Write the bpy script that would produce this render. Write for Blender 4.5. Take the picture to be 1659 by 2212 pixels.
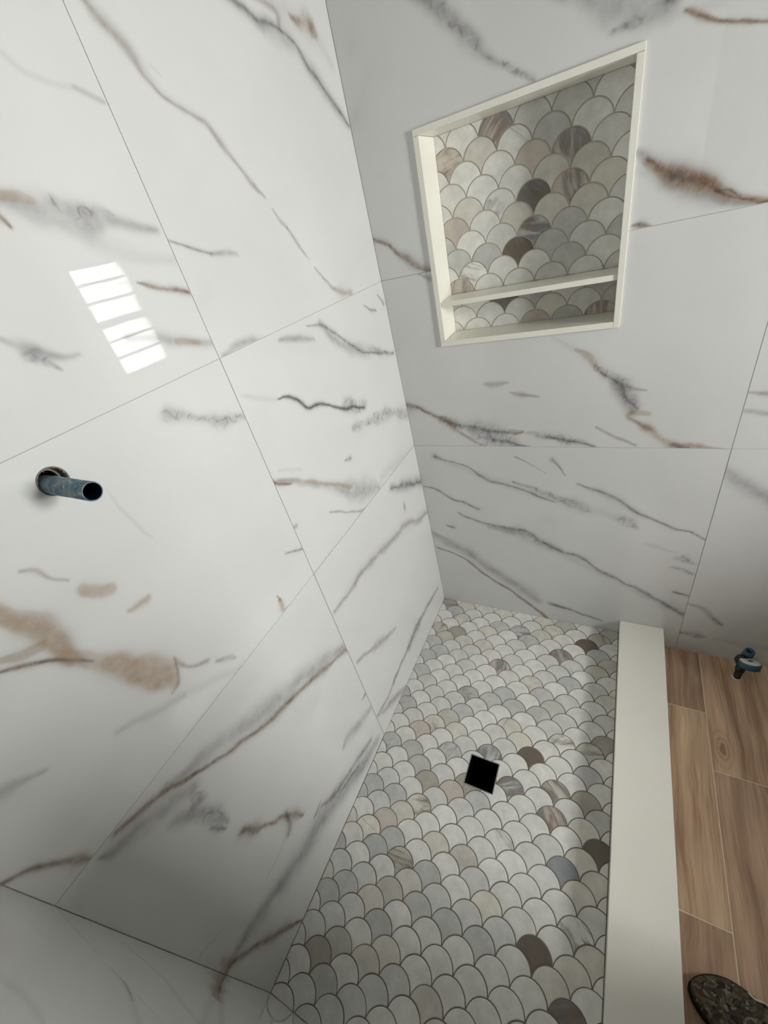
import bpy, bmesh, math, random
import numpy as np
from mathutils import Matrix, Vector, Euler

S = bpy.context.scene
for o in list(bpy.data.objects):
    bpy.data.objects.remove(o)

# ------------------------------------------------------------------ camera
CAM_LOC = (0.70051,-1.35705,1.64537)
CAM_RIGHT = (0.878491,0.424779,-0.218668)
CAM_DOWN = (0.086290,-0.591241,-0.801865)
CAM_FWD = (-0.469901,0.685563,-0.556055)
FOCAL_PX = 885.371
W_PX, H_PX = 1659.0, 2212.0
cd = bpy.data.cameras.new('camera')
cam = bpy.data.objects.new('camera', cd)
S.collection.objects.link(cam)
r, d, f = Vector(CAM_RIGHT), Vector(CAM_DOWN), Vector(CAM_FWD)
cam.matrix_world = Matrix(((r.x, -d.x, -f.x, CAM_LOC[0]), (r.y, -d.y, -f.y, CAM_LOC[1]),
                           (r.z, -d.z, -f.z, CAM_LOC[2]), (0, 0, 0, 1)))
cd.sensor_fit = 'VERTICAL'
cd.sensor_height = 24.0
cd.lens = FOCAL_PX / H_PX * 24.0
cd.clip_start = 0.02
S.camera = cam

# ------------------------------------------------------------------ sky, daylight, exposure
wd = bpy.data.worlds.new('sky')
S.world = wd
wd.use_nodes = True
bg = wd.node_tree.nodes['Background']
bg.inputs[0].default_value = (0.985, 1.0, 0.975, 1)
bg.inputs[1].default_value = 20.0
ROOM_X, ROOM_Y, ROOM_Z = 2.50, -2.8, 2.45
WIN = (-1.00, -0.52, 1.14, 1.91)          # window in the right wall: y0, y1, z0, z1

def portal(name, loc, rot, sx, sy):
    ld = bpy.data.lights.new(name, 'AREA')
    ld.shape = 'RECTANGLE'
    ld.size, ld.size_y = sx, sy
    ld.cycles.is_portal = True
    lo = bpy.data.objects.new(name, ld)
    lo.location = loc
    lo.rotation_euler = rot
    S.collection.objects.link(lo)
# the daylight enters through the window: a portal in its opening
portal('window_portal', (ROOM_X + 0.10, (WIN[0] + WIN[1]) / 2, (WIN[2] + WIN[3]) / 2),
       (0, math.radians(90), 0), WIN[3] - WIN[2], WIN[1] - WIN[0])
S.view_settings.view_transform = 'Standard'
S.view_settings.look = 'None'
S.view_settings.gamma = 1.0
S.view_settings.use_curve_mapping = False
S.view_settings.exposure = 2.1

# ------------------------------------------------------------------ data measured on the surfaces (metres)
# veins, plus one painted reflection on F: wall, kind, [(across, up, half width)]
VEINS = [
 ('L','g',[(-1.0161,1.7983,0.0054),(-0.9754,1.7809,0.0100),(-0.9490,1.7695,0.0129),(-0.9190,1.7585,0.0184),(-0.8843,1.7485,0.0161),(-0.8349,1.7418,0.0095),(-0.7625,1.7300,0.0062)]),
 ('L','x',[(-0.9140,1.7734,0.0057),(-0.8952,1.7637,0.0083),(-0.8646,1.7559,0.0064),(-0.8354,1.7508,0.0027)]),
 ('L','t',[(-1.0217,1.7930,0.0037),(-0.9745,1.7822,0.0070),(-0.9551,1.7778,0.0073),(-0.9406,1.7730,0.0043)]),
 ('L','b',[(-1.0033,1.7984,0.0022),(-0.9888,1.7616,0.0040),(-0.9847,1.7514,0.0026)]),
 ('L','h',[(-0.9680,1.7673,0.0073),(-0.9121,1.7389,0.0108),(-0.8492,1.7078,0.0111),(-0.7595,1.6805,0.0082)]),
 ('L','h',[(-0.9029,1.9458,0.0026),(-0.8775,1.9221,0.0048),(-0.8607,1.9064,0.0041),(-0.8306,1.8975,0.0044),(-0.7962,1.8945,0.0047)]),
 ('L','g',[(-0.7982,1.8967,0.0029),(-0.7800,1.8924,0.0043),(-0.7602,1.8865,0.0032)]),
 ('L','g',[(-1.1121,1.6625,0.0017),(-1.0759,1.6359,0.0031),(-1.0567,1.6218,0.0066),(-1.0365,1.6055,0.0070),(-1.0180,1.5982,0.0049),(-0.9967,1.5953,0.0038)]),
 ('L','x',[(-1.0597,1.6130,0.0044),(-1.0427,1.6012,0.0052),(-1.0299,1.5838,0.0018)]),
 ('L','h',[(-0.9290,1.6602,0.0065),(-0.8967,1.6614,0.0082),(-0.8656,1.6639,0.0043)]),
 ('L','b',[(-0.8475,1.6605,0.0015),(-0.8314,1.6540,0.0031),(-0.8076,1.6459,0.0032),(-0.7814,1.6385,0.0034),(-0.7565,1.6297,0.0035)]),
 ('L','g',[(-0.9108,1.5892,0.0073),(-0.8607,1.5799,0.0096),(-0.8119,1.5577,0.0106),(-0.7495,1.5330,0.0078)]),
 ('L','t',[(-0.8245,1.5638,0.0069),(-0.7846,1.5462,0.0055)]),
 ('L','gb',[(-0.7438,2.0239,0.0026),(-0.7210,1.9925,0.0047),(-0.7110,1.9787,0.0067),(-0.6900,1.9649,0.0058),(-0.6751,1.9509,0.0067),(-0.6666,1.9317,0.0042),(-0.6550,1.9154,0.0043),(-0.6341,1.8967,0.0038),(-0.6013,1.8842,0.0041),(-0.5655,1.8707,0.0044),(-0.5426,1.8500,0.0055),(-0.5219,1.8215,0.0039),(-0.4889,1.7842,0.0042),(-0.4589,1.7530,0.0022)]),
 ('L','h',[(-0.7555,2.0172,0.0044),(-0.7210,1.9925,0.0082),(-0.6876,1.9685,0.0115),(-0.6668,1.9444,0.0096),(-0.6322,1.8997,0.0076),(-0.5555,1.8679,0.0071)]),
 ('L','gb',[(-0.4453,1.7322,0.0017),(-0.4289,1.7112,0.0036),(-0.4120,1.6945,0.0025)]),
 ('L','gb',[(-0.4120,1.6945,0.0025),(-0.3817,1.6490,0.0034),(-0.3599,1.6232,0.0014)]),
 ('L','gb',[(-0.3485,1.6060,0.0029),(-0.3337,1.5857,0.0044),(-0.2964,1.5481,0.0047),(-0.2510,1.5251,0.0117),(-0.2059,1.5135,0.0088)]),
 ('L','h',[(-0.6408,1.9371,0.0022),(-0.6251,1.9253,0.0015)]),
 ('L','d',[(-0.7535,1.7104,0.0016),(-0.7264,1.6987,0.0021),(-0.6942,1.6874,0.0018),(-0.6667,1.6776,0.0019)]),
 ('L','g',[(-0.6694,1.6772,0.0037),(-0.6344,1.6739,0.0049),(-0.6010,1.6685,0.0031)]),
 ('L','g',[(-0.4674,2.0723,0.0057),(-0.3767,2.0535,0.0110),(-0.3289,2.0435,0.0099),(-0.2610,2.0315,0.0152),(-0.1859,2.0138,0.0145),(-0.1289,1.9783,0.0172),(-0.0668,1.9334,0.0146),(-0.0117,1.8909,0.0095)]),
 ('L','d',[(-0.4787,2.0652,0.0024),(-0.3767,2.0535,0.0046),(-0.3394,2.0492,0.0049),(-0.3019,2.0403,0.0041),(-0.2432,2.0341,0.0033),(-0.1826,2.0193,0.0036),(-0.1514,1.9916,0.0051),(-0.0989,1.9566,0.0056),(-0.0533,1.9237,0.0045),(-0.0101,1.8891,0.0032)]),
 ('L','gb',[(-0.3759,2.0936,0.0032),(-0.2754,2.0714,0.0062),(-0.2343,2.0623,0.0076),(-0.2341,2.0354,0.0067)]),
 ('L','o',[(-0.1843,2.0617,0.0046),(-0.1377,2.0641,0.0122),(-0.0991,2.0576,0.0153),(-0.0847,2.0476,0.0078)]),
 ('L','h',[(-0.2230,2.0675,0.0220),(-0.1400,2.0602,0.0243),(-0.0725,2.0401,0.0186),(-0.0310,2.0050,0.0114)]),
 ('L','g',[(-0.7449,1.5089,0.0040),(-0.6874,1.5113,0.0076),(-0.6304,1.5038,0.0093),(-0.5749,1.4832,0.0063)]),
 ('L','g',[(-0.5712,1.4894,0.0050),(-0.5030,1.4771,0.0082),(-0.4347,1.4493,0.0045)]),
 ('L','d',[(-0.4533,1.4920,0.0014),(-0.3783,1.4675,0.0039),(-0.3151,1.4244,0.0043),(-0.2670,1.3867,0.0055),(-0.1986,1.3448,0.0040),(-0.0163,1.2821,0.0047)]),
 ('L','g',[(-0.3950,1.4790,0.0076),(-0.3343,1.4135,0.0135),(-0.2482,1.3674,0.0169),(-0.1084,1.3237,0.0108)]),
 ('L','d',[(-0.1470,1.4704,0.0019),(-0.1109,1.4488,0.0040),(-0.0779,1.4355,0.0021)]),
 ('L','d',[(-0.0455,1.4778,0.0021),(-0.0168,1.4452,0.0043)]),
 ('L','h',[(-0.7362,1.4207,0.0045),(-0.6875,1.3972,0.0060),(-0.6400,1.3750,0.0039)]),
 ('L','k',[(-0.6406,1.3741,0.0013),(-0.6007,1.3621,0.0041),(-0.5667,1.3343,0.0050),(-0.5476,1.3121,0.0045),(-0.4982,1.2995,0.0047),(-0.4504,1.2760,0.0034),(-0.4005,1.2470,0.0054),(-0.2912,1.2018,0.0040)]),
 ('L','x',[(-0.3835,1.2526,0.0145),(-0.3285,1.2198,0.0155),(-0.2885,1.2069,0.0121)]),
 ('L','x',[(-0.3799,1.1698,0.0096),(-0.3158,1.1560,0.0143),(-0.2256,1.1331,0.0177),(-0.1336,1.1132,0.0167),(-0.0061,1.0402,0.0136)]),
 ('L','b',[(-0.7565,1.2182,0.0052),(-0.7374,1.1978,0.0041),(-0.7021,1.1749,0.0014)]),
 ('L','g',[(-0.7565,1.2182,0.0065),(-0.6860,1.1673,0.0073),(-0.5885,1.0997,0.0118),(-0.5161,1.0392,0.0206),(-0.4422,0.9813,0.0330),(-0.3775,0.9456,0.0310),(-0.3268,0.9179,0.0140)]),
 ('L','t',[(-0.7395,1.2099,0.0040),(-0.6524,1.1515,0.0046),(-0.5502,1.0764,0.0053),(-0.4710,1.0146,0.0059)]),
 ('L','h',[(-0.7268,1.2310,0.0040),(-0.6536,1.1865,0.0045)]),
 ('L','gb',[(-0.6055,1.0159,0.0026),(-0.5299,0.9619,0.0039),(-0.4490,0.9081,0.0043),(-0.4028,0.8979,0.0022)]),
 ('L','d',[(-0.2494,0.8607,0.0051),(-0.1596,0.8207,0.0083),(-0.0097,0.7351,0.0095)]),
 ('L','g',[(-0.2486,0.8622,0.0153),(-0.1229,0.7991,0.0228),(-0.0080,0.7388,0.0189)]),
 ('L','d',[(-0.1860,0.7479,0.0056),(-0.1838,0.7234,0.0057)]),
 ('L','d',[(-0.8139,1.0377,0.0014),(-0.7834,1.0204,0.0030),(-0.7510,1.0020,0.0031)]),
 ('L','d',[(-0.4654,1.1048,0.0019),(-0.4341,1.0981,0.0058)]),
 ('L','h',[(-0.2896,0.9385,0.0142),(-0.1938,0.9292,0.0204),(-0.0550,0.8898,0.0199)]),
 ('L','d',[(-0.7564,1.0765,0.0029),(-0.7425,1.0717,0.0030)]),
 ('L','x',[(-0.9141,1.4636,0.0102),(-0.8834,1.4468,0.0081),(-0.8604,1.4276,0.0066),(-0.8227,1.4069,0.0092),(-0.7573,1.3868,0.0056)]),
 ('L','h',[(-0.9175,1.4616,0.0135),(-0.8509,1.4232,0.0135),(-0.7583,1.3851,0.0090)]),
 ('L','gb',[(-1.2332,1.3762,0.0023),(-1.2188,1.3633,0.0036),(-1.2096,1.3424,0.0025),(-1.1954,1.3215,0.0026)]),
 ('L','t',[(-1.1858,1.2905,0.0098),(-1.1761,1.2750,0.0101),(-1.1602,1.2671,0.0090)]),
 ('L','o',[(-1.1596,1.2140,0.0048),(-1.1389,1.2090,0.0083),(-1.1230,1.2074,0.0051)]),
 ('L','t',[(-1.2876,1.4068,0.0059),(-1.2745,1.3494,0.0110),(-1.2662,1.3130,0.0154),(-1.2605,1.2731,0.0164),(-1.2605,1.2365,0.0133),(-1.2569,1.2141,0.0110)]),
 ('L','t',[(-1.2910,1.4020,0.0047),(-1.2781,1.3442,0.0088),(-1.2699,1.3075,0.0118),(-1.2628,1.2696,0.0126),(-1.2605,1.2365,0.0093)]),
 ('L','t',[(-1.2595,1.2271,0.0094),(-1.2447,1.1912,0.0159),(-1.2211,1.1491,0.0205),(-1.2026,1.1049,0.0256),(-1.1886,1.0624,0.0273),(-1.1838,1.0321,0.0170)]),
 ('L','t',[(-1.2295,1.1635,0.0138),(-1.2077,1.1123,0.0185),(-1.1896,1.0609,0.0219)]),
 ('L','t',[(-1.2749,1.2669,0.0075),(-1.2995,1.2783,0.0082),(-1.3157,1.2900,0.0056),(-1.3542,1.3180,0.0030)]),
 ('L','g',[(-1.2542,1.2564,0.0104),(-1.2607,1.2253,0.0094),(-1.2559,1.1983,0.0070)]),
 ('L','gb',[(-1.1561,1.0677,0.0028),(-1.1640,1.0412,0.0038),(-1.1783,1.0190,0.0039),(-1.1955,1.0141,0.0028)]),
 ('L','b',[(-1.3643,1.3031,0.0009),(-1.3256,1.2757,0.0017),(-1.3051,1.2611,0.0030),(-1.2844,1.2431,0.0032),(-1.2663,1.2225,0.0027),(-1.2456,1.1899,0.0014)]),
 ('L','gb',[(-1.1572,1.0588,0.0048),(-1.1351,1.0181,0.0041),(-1.1091,0.9974,0.0043)]),
 ('L','g',[(-1.0945,0.9769,0.0045),(-1.0681,0.9537,0.0071),(-1.0571,0.9419,0.0036)]),
 ('L','h',[(-1.2903,1.0522,0.0072),(-1.2386,1.0188,0.0089),(-1.1814,0.9848,0.0090),(-1.1251,0.9506,0.0088),(-1.0370,0.8962,0.0077)]),
 ('L','h',[(-1.2903,1.0522,0.0040),(-1.2396,1.0173,0.0054),(-1.1824,0.9831,0.0050)]),
 ('L','g',[(-1.4688,1.1412,0.0063),(-1.4274,1.1288,0.0116),(-1.4121,1.1243,0.0084),(-1.3969,1.1183,0.0056),(-1.3782,1.1060,0.0033)]),
 ('L','b',[(-1.5316,1.0599,0.0016),(-1.4996,1.0246,0.0030),(-1.4890,1.0128,0.0024),(-1.4783,0.9999,0.0025),(-1.4692,0.9832,0.0033),(-1.4503,0.9459,0.0043),(-1.4448,0.9307,0.0059),(-1.4386,0.9132,0.0030)]),
 ('L','o',[(-0.8917,0.9635,0.0028),(-0.8905,0.9331,0.0072),(-0.8916,0.9078,0.0059),(-0.8679,0.9027,0.0045)]),
 ('L','h',[(-1.0762,1.4054,0.0014),(-1.0684,1.3233,0.0032),(-1.0581,1.2940,0.0017)]),
 ('L','b',[(-0.7563,0.5634,0.0105),(-0.8116,0.5876,0.0059),(-0.8658,0.6143,0.0075),(-0.9457,0.6498,0.0068),(-1.0531,0.6892,0.0075),(-1.1121,0.7172,0.0055),(-1.1842,0.7634,0.0049),(-1.2541,0.8121,0.0054),(-1.3185,0.8636,0.0047),(-1.3595,0.8824,0.0044),(-1.3996,0.9020,0.0033)]),
 ('L','g',[(-0.7672,0.5878,0.0123),(-0.8932,0.6564,0.0283),(-1.0043,0.7019,0.0310),(-1.0917,0.7506,0.0274),(-1.1662,0.7922,0.0220),(-1.2389,0.8358,0.0151),(-1.3063,0.8649,0.0077)]),
 ('L','g',[(-1.2779,0.7954,0.0128),(-1.3274,0.8324,0.0213),(-1.3736,0.8611,0.0230),(-1.4117,0.8771,0.0132),(-1.4308,0.8955,0.0047)]),
 ('L','g',[(-1.3352,0.7842,0.0161),(-1.2994,0.7201,0.0179),(-1.2853,0.6269,0.0074)]),
 ('L','x',[(-1.2888,0.7885,0.0085),(-1.2828,0.7567,0.0110),(-1.3010,0.7492,0.0087),(-1.2985,0.6996,0.0137),(-1.2930,0.6628,0.0095)]),
 ('L','d',[(-1.3126,0.6662,0.0035),(-1.3064,0.6417,0.0060),(-1.2986,0.6181,0.0025)]),
 ('L','b',[(-1.2782,0.5474,0.0080),(-1.2635,0.5059,0.0098),(-1.2375,0.4659,0.0060),(-1.1995,0.4109,0.0064),(-1.1715,0.3652,0.0085),(-1.1617,0.3139,0.0053)]),
 ('L','d',[(-1.1858,0.4050,0.0065),(-1.1924,0.3568,0.0084),(-1.2135,0.3326,0.0050)]),
 ('L','h',[(-1.2174,0.3447,0.0100),(-1.2689,0.3306,0.0064),(-1.3156,0.3278,0.0031)]),
 ('L','g',[(-0.7970,0.0394,0.0220),(-0.8865,0.0582,0.0359),(-0.9948,0.1202,0.0414),(-1.1166,0.1754,0.0446),(-1.2120,0.1945,0.0445),(-1.3209,0.2443,0.0358),(-1.4018,0.2751,0.0251),(-1.4813,0.3020,0.0160)]),
 ('L','g',[(-0.8819,0.0668,0.0205),(-0.9948,0.1202,0.0276),(-1.1166,0.1754,0.0284),(-1.2186,0.2045,0.0256),(-1.3209,0.2443,0.0163)]),
 ('L','d',[(-0.8266,0.0982,0.0078),(-0.8901,0.1208,0.0099),(-0.9773,0.1519,0.0069),(-1.0559,0.1800,0.0085),(-1.1055,0.2192,0.0040)]),
 ('L','d',[(-0.9211,0.0971,0.0049),(-0.9904,0.1281,0.0069),(-1.0301,0.1439,0.0044)]),
 ('L','d',[(-1.1006,0.2421,0.0039),(-1.1276,0.2327,0.0058),(-1.1417,0.2358,0.0019)]),
 ('L','b',[(-1.3426,-0.0070,0.0019),(-1.3681,0.0533,0.0072),(-1.3860,0.0999,0.0085),(-1.4223,0.1787,0.0062),(-1.4467,0.2323,0.0058),(-1.4832,0.2858,0.0067),(-1.5039,0.2867,0.0053)]),
 ('L','o',[(-1.4857,0.3333,0.0155),(-1.4929,0.2964,0.0159),(-1.5052,0.2973,0.0104)]),
 ('L','h',[(-1.4345,0.4021,0.0026),(-1.4809,0.4355,0.0047),(-1.5005,0.4378,0.0023)]),
 ('L','gb',[(0.0122,0.5709,0.0103),(-0.0935,0.5907,0.0129),(-0.1929,0.6549,0.0117),(-0.3216,0.6754,0.0107),(-0.4303,0.7044,0.0123),(-0.5646,0.7244,0.0088),(-0.6897,0.7271,0.0060),(-0.7395,0.7310,0.0038)]),
 ('L','h',[(0.0122,0.5709,0.0172),(-0.3175,0.6836,0.0214),(-0.5608,0.7315,0.0176),(-0.7395,0.7310,0.0096)]),
 ('L','gb',[(-0.4712,0.3323,0.0029),(-0.5441,0.3649,0.0137),(-0.6095,0.3982,0.0154),(-0.6674,0.4337,0.0073),(-0.7364,0.4696,0.0045)]),
 ('L','d',[(-0.0466,0.1315,0.0040),(-0.1608,0.1461,0.0075),(-0.2688,0.1530,0.0089),(-0.3378,0.1540,0.0103),(-0.4116,0.1490,0.0066),(-0.4817,0.1444,0.0063),(-0.5689,0.1371,0.0075),(-0.6238,0.1209,0.0044),(-0.7455,0.1379,0.0041)]),
 ('L','x',[(-0.2975,0.1543,0.0210),(-0.3533,0.1568,0.0237),(-0.4164,0.1390,0.0165)]),
 ('L','gb',[(-0.5164,-0.0125,0.0067),(-0.6123,0.0505,0.0184),(-0.6745,0.0838,0.0174),(-0.7390,0.1265,0.0082)]),
 ('L','d',[(-0.7539,0.3061,0.0049),(-0.7788,0.3073,0.0024)]),
 ('L','g',[(-0.7533,0.2145,0.0103),(-0.8279,0.2363,0.0194),(-0.8964,0.2687,0.0204),(-0.9289,0.2688,0.0110)]),
 ('B','g',[(0.1233,2.1038,0.0054),(0.2333,2.0421,0.0087),(0.2795,2.0163,0.0155),(0.3125,1.9771,0.0156),(0.3463,1.9410,0.0140),(0.3856,1.9030,0.0088),(0.4154,1.8789,0.0044)]),
 ('B','x',[(0.1466,2.0968,0.0053),(0.2547,2.0350,0.0086),(0.2781,2.0216,0.0103),(0.3029,1.9874,0.0104),(0.3320,1.9586,0.0104),(0.3560,1.9306,0.0087),(0.3876,1.9023,0.0053)]),
 ('B','x',[(0.4137,1.8847,0.0044),(0.4306,1.8729,0.0070),(0.4555,1.8572,0.0052),(0.4772,1.8417,0.0043)]),
 ('B','g',[(0.4895,1.9735,0.0091),(0.5838,1.9249,0.0147),(0.6352,1.8984,0.0231),(0.6931,1.8731,0.0211),(0.7318,1.8664,0.0151)]),
 ('B','h',[(0.6297,1.8651,0.0060),(0.6622,1.8675,0.0087),(0.7103,1.8582,0.0098),(0.7564,1.8492,0.0095),(0.8136,1.8451,0.0130)]),
 ('B','x',[(0.6338,1.8650,0.0045),(0.6585,1.8642,0.0058),(0.6800,1.8649,0.0043)]),
 ('B','d',[(0.7196,1.8734,0.0055),(0.7309,1.8727,0.0054)]),
 ('B','o',[(0.7620,1.8504,0.0034),(0.7877,1.8342,0.0074),(0.8149,1.8199,0.0040),(0.8481,1.8079,0.0026),(0.8895,1.7975,0.0038),(0.9625,1.7789,0.0022)]),
 ('B','b',[(0.7559,1.8524,0.0027),(0.7954,1.8304,0.0034),(0.8333,1.8139,0.0026),(0.8896,1.7968,0.0026),(0.9640,1.7742,0.0015)]),
 ('B','g',[(0.6970,1.6523,0.0087),(0.7408,1.6194,0.0155),(0.7883,1.5890,0.0206),(0.8444,1.5535,0.0186),(0.8979,1.5282,0.0133),(0.9521,1.5112,0.0049)]),
 ('B','x',[(0.7209,1.6382,0.0052),(0.7599,1.6065,0.0121),(0.7971,1.5869,0.0136),(0.8429,1.5622,0.0101),(0.8873,1.5413,0.0066),(0.9400,1.5139,0.0041)]),
 ('B','b',[(0.7350,1.6306,0.0043),(0.7696,1.5992,0.0103),(0.8063,1.5823,0.0110),(0.8434,1.5596,0.0067),(0.8789,1.5432,0.0033),(0.9056,1.5289,0.0025),(0.9400,1.5139,0.0057),(0.9553,1.5105,0.0048),(1.0402,1.4917,0.0028)]),
 ('B','d',[(0.8574,1.5497,0.0025),(0.8819,1.5483,0.0025),(0.9055,1.5298,0.0017)]),
 ('B','h',[(0.6975,1.6215,0.0071),(0.7436,1.5970,0.0088),(0.8005,1.5652,0.0087),(0.8733,1.5303,0.0068)]),
 ('B','b',[(0.7046,1.5170,0.0019),(0.7212,1.5145,0.0048),(0.7439,1.5071,0.0019)]),
 ('B','b',[(-0.0013,1.6231,0.0042),(0.0417,1.5990,0.0048),(0.0761,1.5741,0.0055),(0.1099,1.5469,0.0069),(0.1443,1.5234,0.0082),(0.1758,1.5105,0.0054)]),
 ('B','gb',[(0.1308,1.5092,0.0042),(0.1693,1.4901,0.0069)]),
 ('B','t',[(0.7170,1.6334,0.0069),(0.7599,1.6065,0.0138),(0.8065,1.5806,0.0170),(0.8524,1.5550,0.0134),(0.9056,1.5289,0.0099),(0.9553,1.5105,0.0065),(1.0431,1.4779,0.0037)]),
 ('B','b',[(0.7212,1.6357,0.0069),(0.7693,1.6018,0.0137),(0.8059,1.5848,0.0153),(0.8516,1.5593,0.0101)]),
 ('B','g',[(0.7609,1.5996,0.0156),(0.8170,1.5682,0.0171),(0.8721,1.5364,0.0152),(0.9245,1.5140,0.0066)]),
 ('B','h',[(0.5249,1.2748,0.0039),(0.5893,1.2282,0.0104),(0.6469,1.1864,0.0181)]),
 ('B','t',[(0.5830,1.2301,0.0039),(0.6111,1.2126,0.0078),(0.6342,1.1943,0.0116),(0.6502,1.1724,0.0065)]),
 ('B','x',[(0.6474,1.1796,0.0078),(0.6859,1.1490,0.0130),(0.7150,1.1163,0.0182),(0.7378,1.0779,0.0132),(0.7615,1.0447,0.0093)]),
 ('B','d',[(0.6607,1.1620,0.0039),(0.6993,1.1314,0.0052),(0.7197,1.1047,0.0079),(0.7347,1.0722,0.0040),(0.7654,1.0416,0.0040)]),
 ('B','g',[(0.6997,1.1271,0.0157),(0.7210,1.0903,0.0185),(0.7570,1.0299,0.0162)]),
 ('B','gb',[(0.7186,1.1161,0.0065),(0.7494,1.1030,0.0052),(0.7794,1.0943,0.0025)]),
 ('B','o',[(0.7570,1.0299,0.0081),(0.7493,1.0104,0.0069),(0.7801,0.9837,0.0110),(0.8158,0.9569,0.0110),(0.8528,0.9286,0.0109),(0.8843,0.9130,0.0095),(0.9347,0.9184,0.0092),(1.0078,0.9055,0.0025)]),
 ('B','d',[(0.8685,0.9176,0.0055),(0.8904,0.9115,0.0068),(0.9081,0.9086,0.0040)]),
 ('B','t',[(0.7631,1.0298,0.0094),(0.7934,1.0244,0.0080)]),
 ('B','gb',[(0.3140,1.1455,0.0048),(0.3372,1.1424,0.0079),(0.3831,1.1428,0.0031)]),
 ('B','gb',[(0.3892,1.1122,0.0023),(0.4262,1.1007,0.0062),(0.4801,1.0917,0.0030)]),
 ('B','b',[(0.0051,1.0773,0.0077),(0.0771,1.0505,0.0075),(0.1380,1.0227,0.0074),(0.1884,0.9917,0.0074)]),
 ('B','x',[(0.1374,1.0189,0.0112),(0.2148,0.9876,0.0219),(0.2826,0.9682,0.0322),(0.3322,0.9531,0.0387),(0.3638,0.9252,0.0282),(0.4440,0.9074,0.0069)]),
 ('B','d',[(0.1455,1.0112,0.0037),(0.2324,0.9874,0.0054),(0.3168,0.9717,0.0070),(0.3900,0.9621,0.0051),(0.4298,0.9672,0.0033)]),
 ('B','d',[(0.3084,0.9717,0.0035),(0.3228,0.9382,0.0053),(0.3802,0.9253,0.0052),(0.4440,0.9074,0.0034)]),
 ('B','o',[(0.1588,1.0016,0.0056),(0.2108,0.9534,0.0075),(0.2613,0.9245,0.0055),(0.2949,0.9093,0.0055)]),
 ('B','o',[(0.3824,0.9712,0.0068),(0.4299,0.9708,0.0050),(0.3978,0.9566,0.0068)]),
 ('B','x',[(0.4375,0.9619,0.0050),(0.5134,0.9440,0.0097),(0.5794,0.9302,0.0111),(0.6572,0.9136,0.0031)]),
 ('B','d',[(0.5059,0.9458,0.0032),(0.5794,0.9302,0.0047),(0.6572,0.9136,0.0015)]),
 ('B','gb',[(0.6600,0.9788,0.0029),(0.7013,0.9524,0.0037),(0.7350,0.9360,0.0044),(0.7713,0.9165,0.0029)]),
 ('B','d',[(0.0843,0.8607,0.0062),(0.1215,0.8447,0.0021),(0.2139,0.8160,0.0030),(0.2565,0.7753,0.0050),(0.3006,0.7519,0.0040),(0.3363,0.7455,0.0039),(0.4227,0.7213,0.0038),(0.4897,0.6902,0.0038),(0.5391,0.6732,0.0019)]),
 ('B','x',[(0.3896,0.7573,0.0038),(0.4568,0.7302,0.0075),(0.5388,0.7007,0.0110),(0.6030,0.6685,0.0127),(0.6424,0.6555,0.0162),(0.6582,0.6445,0.0054)]),
 ('B','h',[(0.0843,0.8607,0.0124),(0.2478,0.7813,0.0160),(0.4059,0.7329,0.0192),(0.6190,0.6595,0.0254),(0.7707,0.6234,0.0103)]),
 ('B','gb',[(0.3973,0.8647,0.0027),(0.4425,0.8408,0.0027),(0.5061,0.8003,0.0018)]),
 ('B','d',[(0.5261,0.8569,0.0051),(0.5447,0.8349,0.0034),(0.5715,0.7919,0.0017)]),
 ('B','d',[(0.6149,0.7592,0.0026),(0.6752,0.7359,0.0051),(0.7345,0.7110,0.0050),(0.7724,0.6808,0.0033),(0.7953,0.6610,0.0050),(0.8394,0.6356,0.0033),(0.9249,0.5955,0.0041),(0.9651,0.5868,0.0032),(1.0101,0.5608,0.0032)]),
 ('B','h',[(0.6149,0.7592,0.0086),(0.7350,0.7052,0.0150),(0.8398,0.6316,0.0099)]),
 ('B','d',[(0.0068,0.7102,0.0034),(0.0686,0.6955,0.0045),(0.1253,0.6544,0.0045),(0.1747,0.6396,0.0044),(0.2415,0.6099,0.0044)]),
 ('B','d',[(0.1464,0.5751,0.0023),(0.1760,0.5607,0.0046),(0.2651,0.5387,0.0045),(0.3612,0.5263,0.0065),(0.4350,0.5117,0.0064),(0.4798,0.4738,0.0064),(0.5244,0.4510,0.0084),(0.5686,0.4284,0.0084),(0.6464,0.4048,0.0082),(0.7162,0.3476,0.0061),(0.7926,0.3052,0.0051),(0.8676,0.2660,0.0060),(0.9260,0.2285,0.0099),(1.0081,0.1795,0.0079)]),
 ('B','x',[(0.2835,0.5209,0.0090),(0.4164,0.5042,0.0215),(0.4887,0.4652,0.0212),(0.5598,0.4319,0.0126)]),
 ('B','h',[(0.3606,0.5137,0.0175),(0.5423,0.4288,0.0190),(0.7170,0.3349,0.0144),(0.8856,0.2442,0.0140)]),
 ('B','g',[(0.0028,0.4505,0.0103),(0.1009,0.3863,0.0231),(0.1745,0.3503,0.0253),(0.2447,0.2851,0.0229),(0.3460,0.2088,0.0278),(0.4269,0.1523,0.0302),(0.4770,0.1098,0.0151)]),
 ('B','b',[(0.0165,0.3607,0.0027),(0.1372,0.3143,0.0039),(0.1985,0.2577,0.0052),(0.2708,0.2004,0.0039),(0.3639,0.1361,0.0052),(0.4457,0.0628,0.0052),(0.5114,-0.0027,0.0052)]),
 ('B','d',[(0.0832,0.5025,0.0025),(0.1152,0.4960,0.0049)]),
 ('B','d',[(0.5270,0.0988,0.0050),(0.5952,0.0905,0.0049),(0.7364,0.0501,0.0035)]),
 ('B','g',[(0.5269,0.1019,0.0099),(0.6047,0.0902,0.0097)]),
 ('B','x',[(0.7636,0.6226,0.0138),(0.7897,0.6048,0.0155),(0.8106,0.5821,0.0069)]),
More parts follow.
